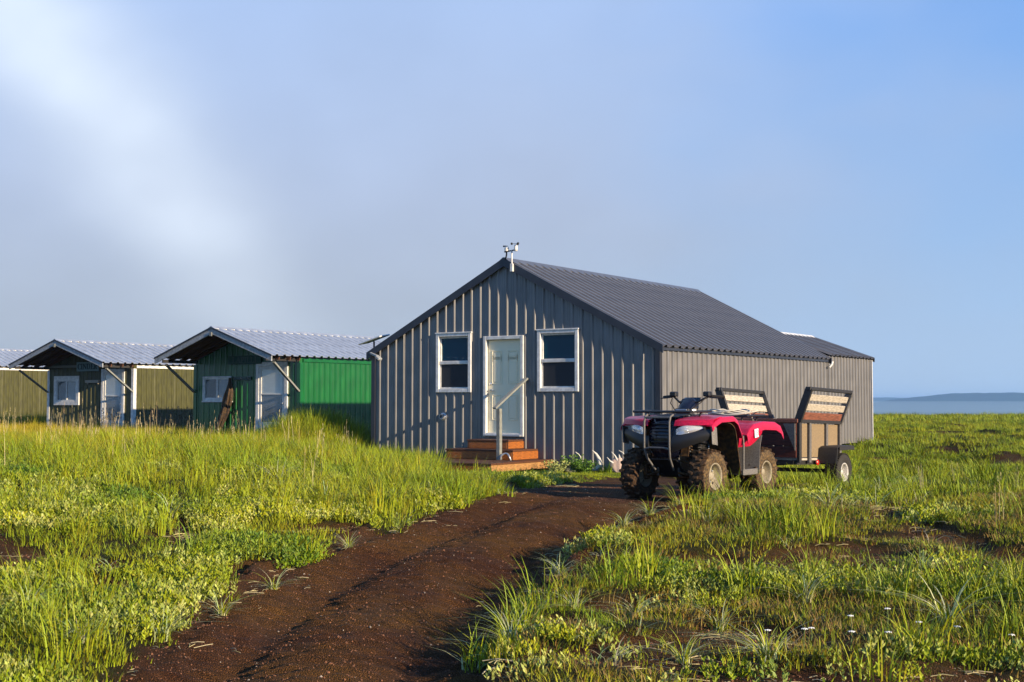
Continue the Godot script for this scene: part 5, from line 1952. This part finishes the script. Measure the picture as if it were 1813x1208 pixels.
func plants() -> void:
	rg.seed = 99
	var lush := Color(0.155, 0.24, 0.010)
	var lime := Color(0.32, 0.36, 0.014)
	var deep := Color(0.08, 0.16, 0.016)
	var gold := Color(0.37, 0.31, 0.020)
	var pale := Color(0.46, 0.49, 0.14)
	var straw := Color(0.52, 0.44, 0.26)
	var silver := Color(0.30, 0.40, 0.17)

	var left := func(x: float, d: float) -> bool: return x < interp(TRACK_LEFT, d) + 0.25 and (d < 20.0 or x < interp(BANK_START, d) + 1.5)
	# short turf everywhere that is not bare
	var short := []
	for k in 5:
		short.append(tuft(34, 0.13, 0.035, 0.11, 0.2, 0.9, 0.0062))
	var s1 := field(-7.0, 8.5, 6.0, 15.0, 0.085, func(x, d): return turf(x, d) * (0.7 if x < interp(TRACK_LEFT, d) else 0.8), func(x, d): return tone_mix(lush, lime.lerp(gold, 0.5) if x > 0.0 else lime, x, d, 0.8) if x < 0.0 or rg.randf() < 0.65 else Color(0.30, 0.22, 0.06) * rg.randf_range(0.6, 1.1), 0.55, 1.2)
	s1.append_array(field(-14.0, 15.0, 15.0, 30.0, 0.15, func(x, d): return (0.0 if absf(x - 0.4) < 2.3 and d > 20.5 else turf(x, d)) * (0.5 if x < -1.5 else 1.0), func(x, d): return tone_mix(lush, lime, x, d, 0.6), 1.0, 1.9))
	s1.append_array(field(-1.9, 2.7, 20.5, 27.0, 0.10, func(x, d): return turf(x, d), func(x, d): return tone_mix(lush, lime, x, d, 0.6), 0.45, 0.8))
	s1.append_array(field(2.0, 32.0, 30.0, 62.0, 0.28, func(x, d): return turf(x, d) if x > 0.24 * d else 0.0, func(x, d): return tone_mix(lush, lime, x, d, 0.35), 1.6, 2.6))
	s1.append_array(field(10.0, 60.0, 62.0, 125.0, 0.6, func(x, d): return 1.0 if x > 0.24 * d else 0.0, func(x, d): return tone_mix(lush, lime, x, d, 0.2), 2.6, 4.2))
	scatter("short_grass", "short bright green turf covering the plateau around the track", "grass", short, mats.leaf, s1)

	# leaning meadow grass on the bank beside the track and in patches elsewhere
	var meadow := []
	for k in 5:
		meadow.append(tuft(26, 0.12, 0.16, 0.40, 0.25, 1.0, 0.0075))
	var bank := func(x: float, d: float) -> float:
		if absf(x - 0.7) < 2.0 and d > 16.5:
			return 0.0
		if not left.call(x, d):
			var pat := n_mid.get_noise_2d(x * 0.9 + 12.0, d * 0.9)
			return turf(x, d) * (0.5 * smoothstep(0.12, 0.4, pat) if d < 22.0 else 0.12 * smoothstep(0.1, 0.4, pat))
		var near := smoothstep(11.0, 14.5, d)
		var edge := smoothstep(2.6, 0.4, interp(TRACK_LEFT, d) - x) if d < 20.0 else 1.0
		return turf(x, d) * maxf(0.10, near * lerpf(0.35, 1.0, edge))
	var m1 := field(-6.0, 7.0, 6.5, 17.0, 0.15, bank, func(x, d): return tone_mix(lush, lime, x, d, 0.7), 0.6, 1.25)
	m1.append_array(field(-13.0, 8.0, 17.0, 30.0, 0.17, bank, func(x, d): return tone_mix(lush, lime, x, d, 0.5), 0.9, 1.5))
	m1.append_array(field(-17.0, 2.0, 30.0, 37.0, 0.22, bank, func(x, d): return tone_mix(lush, lime, x, d, 0.5), 0.7, 1.1))
	scatter("meadow_grass", "leaning fresh green meadow grass on the bank beside the track", "grass", meadow, mats.leaf, m1)

	# tall golden grass in front of the huts
	var tall := []
	for k in 5:
		tall.append(tuft(24, 0.14, 0.35, 0.66, 0.1, 0.6, 0.0085))
	var far_left := func(x: float, d: float) -> float:
		var q := smoothstep(18.0, 25.0, d - 0.35 * (x + 3.0)) * smoothstep(-2.2, -3.6, x) if d < 30.0 else smoothstep(-2.6, -3.4, x)
		return q * (0.55 + 0.45 * smoothstep(-0.25, 0.2, n_mid.get_noise_2d(x * 0.6, d * 0.6)))
	var gold_tone := func(x: float, d: float) -> Color:
		var k := clampf(smoothstep(-2.5, -7.0, x + 0.12 * (d - 30.0)) + 0.9 * n_mid.get_noise_2d(x * 0.45, d * 0.45 + 60.0), 0.0, 1.0)
		return lime.lerp(gold, k) * rg.randf_range(0.8, 1.15)
	var t1 := field(-14.0, -1.8, 18.0, 30.0, 0.23, far_left, gold_tone, 0.5, 0.85)
	t1.append_array(field(-24.0, -2.5, 30.0, 48.0, 0.24, far_left, gold_tone, 0.36, 0.68))
	t1.append_array(field(-28.0, -8.0, 48.0, 62.0, 0.45, far_left, gold_tone, 0.9, 1.3))
	# the clump on the mound
	for i in 240:
		var x := -4.55 + rg.randfn(0.0, 0.75)
		var d := 31.0 + rg.randfn(0.0, 0.8)
		if not blocked(x, d):
			t1.append([Transform3D(Basis(Vector3.UP, rg.randf() * TAU).scaled(Vector3.ONE * rg.randf_range(0.8, 1.15)), p(x, d, height(x, d))), lush.lerp(lime, rg.randf()) * rg.randf_range(0.7, 1.1)])
	scatter("tall_grass", "tall golden and green grass standing in front of the huts", "grass", tall, mats.leaf, t1)

	# pale seed stalks over the tall grass
	var stalk := []
	for k in 4:
		stalk.append(seed_stalks(4, 0.22, 0.5, 0.95))
	var st := field(-22.0, -1.6, 13.0, 44.0, 0.6, func(x, d): return 0.17 * maxf(far_left.call(x, d), 0.25 if left.call(x, d) else 0.0), func(_x, _d): return straw * rg.randf_range(0.8, 1.15), 0.65, 1.05)
	st.append_array(field(1.0, 8.0, 8.0, 22.0, 0.8, func(x, d): return 0.12 * turf(x, d), func(_x, _d): return straw, 0.35, 0.55))
	scatter("seed_stalks", "dry pale seed stalks rising above the grass", "grass", stalk, mats.dry_stem, st)

	# low willow with small upright leaves
	var wil := []
	for k in 5:
		wil.append(willow_sprigs(18, 0.13, 0.03, 0.10, 0.027))
	var patches := func(x: float, d: float) -> float:
		var q := n_mid.get_noise_2d(x * 0.75 + 5.0, d * 0.75 + 8.0)
		if x < interp(TRACK_LEFT, d):
			return turf(x, d) * 0.75 * smoothstep(-0.22, 0.12, q) * (1.0 - smoothstep(15.0, 20.0, d - 0.6 * (x + 4.0)))
		return turf(x, d) * smoothstep(0.18, 0.4, q + 0.22 * smoothstep(9.0, 7.0, d)) * (1.0 - smoothstep(14.0, 20.0, d)) * 0.45
	var w1 := field(-8.5, 7.0, 6.2, 21.0, 0.085, patches, func(x, d): return tone_mix(pale if rg.randf() < 0.45 else lime, deep if rg.randf() < 0.5 else lush, x, d, 0.9), 0.75, 1.35)
	scatter("dwarf_willow", "low leafy willow cover with pale upright leaves", "shrub", wil, mats.leaf, w1)

	# silvery arching grass on the track's edge and bare soil
	var arch := []
	for k in 4:
		arch.append(tuft(9, 0.06, 0.14, 0.30, 0.9, 1.7, 0.0075))
	var rim := func(x: float, d: float) -> float:
		var s := soil_at(x, d)
		return 0.55 * smoothstep(0.08, 0.35, s) * smoothstep(0.85, 0.45, s)
	var a1 := field(-6.0, 7.5, 6.2, 19.0, 0.17, rim, func(_x, _d): return silver.lerp(straw, rg.randf() * 0.9) * rg.randf_range(0.7, 1.1), 0.55, 1.05)
	scatter("arching_grass", "silvery arching grass blades fringing the bare soil", "grass", arch, mats.leaf, a1)

	# straw litter
	var litter := []
	for k in 4:
		var g := Geo.new()
		g.tinted = true
		for i in 5:
			g.tint = shade_of(0.7, 1.2)
			var q := Vector3(rg.randf_range(-0.1, 0.1), 0.008, rg.randf_range(-0.1, 0.1))
			var a := rg.randf() * TAU
			var e := Vector3(cos(a), 0, sin(a)) * rg.randf_range(0.04, 0.13)
			g.tube([q, q + e * 0.5 + Vector3(0, 0.006, 0) + Vector3(-e.z, 0, e.x) * 0.12, q + e], 0.0024, 3, false)
		litter.append(g.mesh())
	var l1 := field(-6.0, 7.0, 6.2, 20.0, 0.16, func(x, d):
		var s := soil_at(x, d)
		return 0.40 * s * (1.0 - smoothstep(0.0, 0.5, minf(x - interp(TRACK_LEFT, d), interp(TRACK_RIGHT, d) - x))) + 0.004 * s, func(_x, _d): return straw * rg.randf_range(0.5, 1.0), 0.7, 1.4)
	scatter("straw_litter", "loose straw strewn over the soil at the track edge", "straw", litter, mats.dry_stem, l1)

	# loose cinders on the bare ground
	var peb := []
	for k in 4:
		peb.append(pebble())
	var p1 := []
	for i in 110000:
		var d := 6.2 + 12.5 * pow(rg.randf(), 1.3)
		var x := rg.randf_range(-5.0, 5.0)
		if rg.randf() > soil_at(x, d):
			continue
		var r := 0.0030 * exp(rg.randfn(0.0, 0.45))
		var tone := Color(0.17, 0.072, 0.034) * rg.randf_range(0.5, 1.4)
		if rg.randf() < 0.04:
			tone = Color(0.32, 0.27, 0.22) * rg.randf_range(0.6, 1.2)
		p1.append([Transform3D(Basis.from_euler(Vector3(rg.randf() * 6.0, rg.randf() * 6.0, 0)).scaled(Vector3.ONE * r), p(x, d, height(x, d) + r * 0.3)), tone])
	scatter("cinders", "small loose dark red cinders on the track", "cinders", peb, mats.cinder_stone, p1)

	tussocks(silver, straw, lime)
	flowers()
	brush()
	wall_plants(lush, deep)


func tussocks(silver: Color, straw: Color, lime: Color) -> void:
	var kinds := []
	for k in 4:
		var g := Geo.new()
		g.tinted = true
		for i in 52:
			var c := silver.lerp(straw, rg.randf() * 0.8) if rg.randf() < 0.6 else lime
			g.tint = c * rg.randf_range(0.6, 1.15)
			var a := rg.randf() * TAU
			var r := 0.05 * sqrt(rg.randf())
			blade(g, Vector3(cos(a) * r, -0.01, sin(a) * r), a + rg.randf_range(-0.5, 0.5), rg.randf_range(0.12, 0.34), rg.randf_range(0.5, 1.75), rg.randf_range(0.005, 0.009), 5)
		kinds.append(g.mesh())
	var spots := [[0.0, 7.45, 0.95], [-0.02, 8.05, 0.9], [0.4, 8.3, 0.9], [0.75, 8.0, 0.8], [0.35, 9.4, 0.75], [1.25, 7.9, 0.9], [1.35, 6.9, 1.15], [1.9, 8.5, 1.0], [2.6, 7.8, 1.3], [2.05, 12.0, 0.9], [1.3, 12.3, 0.9], [1.0, 11.7, 0.8], [1.75, 11.6, 0.8], [3.1, 12.8, 1.2], [3.7, 13.3, 1.1], [4.3, 15.2, 1.1], [3.3, 8.6, 1.0], [3.0, 9.6, 0.8], [2.4, 14.3, 0.8], [5.2, 17.0, 1.0], [-1.95, 8.8, 0.8], [-2.15, 8.1, 0.9], [-1.75, 9.6, 0.7], [-1.4, 11.2, 0.7], [-2.5, 7.6, 0.8], [-3.1, 8.4, 0.8], [-1.9, 13.2, 1.2], [-2.6, 14.5, 1.3], [-1.2, 13.6, 1.0], [-0.9, 14.2, 0.8], [-3.2, 12.2, 1.2], [-0.35, 16.2, 0.7], [0.9, 6.9, 0.8]]
	for i in spots.size():
		var s: Array = spots[i]
		var o := part_mesh("grass_tussock", kinds[i % 4], mats.leaf)
		o.position = p(s[0], s[1], height(s[0], s[1]))
		o.rotation.y = i * 1.7
		o.scale = Vector3.ONE * s[2]
		if s[0] > interp(TRACK_RIGHT, s[1]):
			tag(o, "silvery spiky grass tussock on the turf side of the track with the quad bike's nose", "tussock", "tussocks on the open turf")
		else:
			tag(o, "silvery spiky grass tussock at the foot of the grassy hut bank", "tussock", "tussocks below the hut bank")


func flowers() -> void:
	var spots := [[1.42, 7.35], [1.66, 7.3], [1.93, 7.45], [2.05, 7.1], [2.28, 7.32], [1.55, 6.95], [2.5, 7.4], [1.8, 7.0], [2.2, 7.7], [2.75, 7.2]]
	for i in spots.size():
		var s: Array = spots[i]
		var c := thing("white_flower", p(s[0], s[1], height(s[0], s[1])), i * 0.9, "tiny white flower head on a short stem in the turf", "flower", "tiny white flowers in the turf")
		var h := 0.075 + 0.025 * (i % 3)
		var g := Geo.new()
		g.tube([Vector3(0, -0.01, 0), Vector3(0.01, h * 0.6, 0.005), Vector3(0.012, h, 0.0)], 0.0025, 5)
		part("stem", g, mats.stem_green, c)
		var f := Geo.new()
		for k in 14:
			var a := 2.4 * k
			var r := 0.0048 * sqrt(k)
			f.ball(Vector3(0.012 + r * cos(a), h + 0.004 - r * 0.2, r * sin(a)), Vector3(0.0045, 0.003, 0.0045), Basis(), 4, 6)
		part("flower_head", f, mats.petal, c)


func brush() -> void:
	# dead brown stalks against the olive hut and by the cabin
	for b in [[-10.6, 41.5, 0.9, 46, "dry brown weed thicket between the two huts"], [-11.6, 43.2, 0.8, 40, "dry brown weed thicket against the olive hut's side"], [-13.2, 42.8, 0.7, 26, "thin dead weed stalks in front of the olive hut's door"], [-4.9, 32.6, 0.8, 36, "green-brown flowering weed thicket at the green hut's corner"]]:
		var c := thing("dry_weeds", p(b[0], b[1], height(b[0], b[1]) + 0.1), 0.0, b[4], "weeds")
		var g := Geo.new()
		var l := Geo.new()
		for i in b[3]:
			var q := Vector3(rg.randfn(0.0, 0.45), -0.1, rg.randfn(0.0, 0.35))
			var h: float = b[2] * rg.randf_range(0.6, 1.15)
			var e := q + Vector3(rg.randf_range(-0.2, 0.2), h, rg.randf_range(-0.2, 0.2))
			var m := q.lerp(e, 0.5) + Vector3(rg.randf_range(-0.04, 0.04), 0, 0)
			g.tube([q, m, e], [0.006, 0.005, 0.003], 4, false)
			for k in 12:
				var t := rg.randf_range(0.35, 1.0)
				var a := rg.randf() * TAU
				leaf(l, q.lerp(e, t), Vector3(cos(a), 0.5, sin(a)).normalized(), 0.05, 0.03)
		part("stalks", g, mats.weed_stalk, c)
		part("seed_heads", l, mats.weed_head, c)


func wall_plants(lush: Color, deep: Color) -> void:
	# leafy plants between the platform and the antlers
	var k := 0
	for b in [[0.86, 25.3, 0.24, "pale-leaved plant growing at the platform corner"], [1.2, 25.5, 0.34, "dark green leafy plant in front of the slender antler"], [1.42, 25.4, 0.22, "low dark green plant between the two bleached antlers"], [1.85, 25.35, 0.26, "grassy green plant before the pinkish antler"]]:
		var g := Geo.new()
		g.tinted = true
		var tone: Color = [Color(0.30, 0.33, 0.10), deep, deep, lush][k]
		for i in 90:
			g.tint = tone * rg.randf_range(0.6, 1.3)
			var a := rg.randf() * TAU
			var r := 0.16 * sqrt(rg.randf())
			var q := Vector3(cos(a) * r, 0, sin(a) * r)
			if k == 3:
				blade(g, q, a, rg.randf_range(0.6, 1.1) * b[2], 0.5, 0.010, 3)
			else:
				blade(g, q, a, rg.randf_range(0.5, 1.0) * b[2], 0.4, 0.006, 2)
				for j in 4:
					var c := rg.randf() * TAU
					leaf(g, q + Vector3(cos(a) * 0.04 * j, b[2] * (0.25 + 0.22 * j) * rg.randf_range(0.7, 1.1), sin(a) * 0.04 * j), Vector3(cos(c), 0.6, sin(c)).normalized(), 0.055, 0.03)
		var o := part("wall_plant", g, mats.leaf)
		o.position = p(b[0], b[1], height(b[0], b[1]) - 0.005)
		tag(o, b[3], "plant")
		k += 1
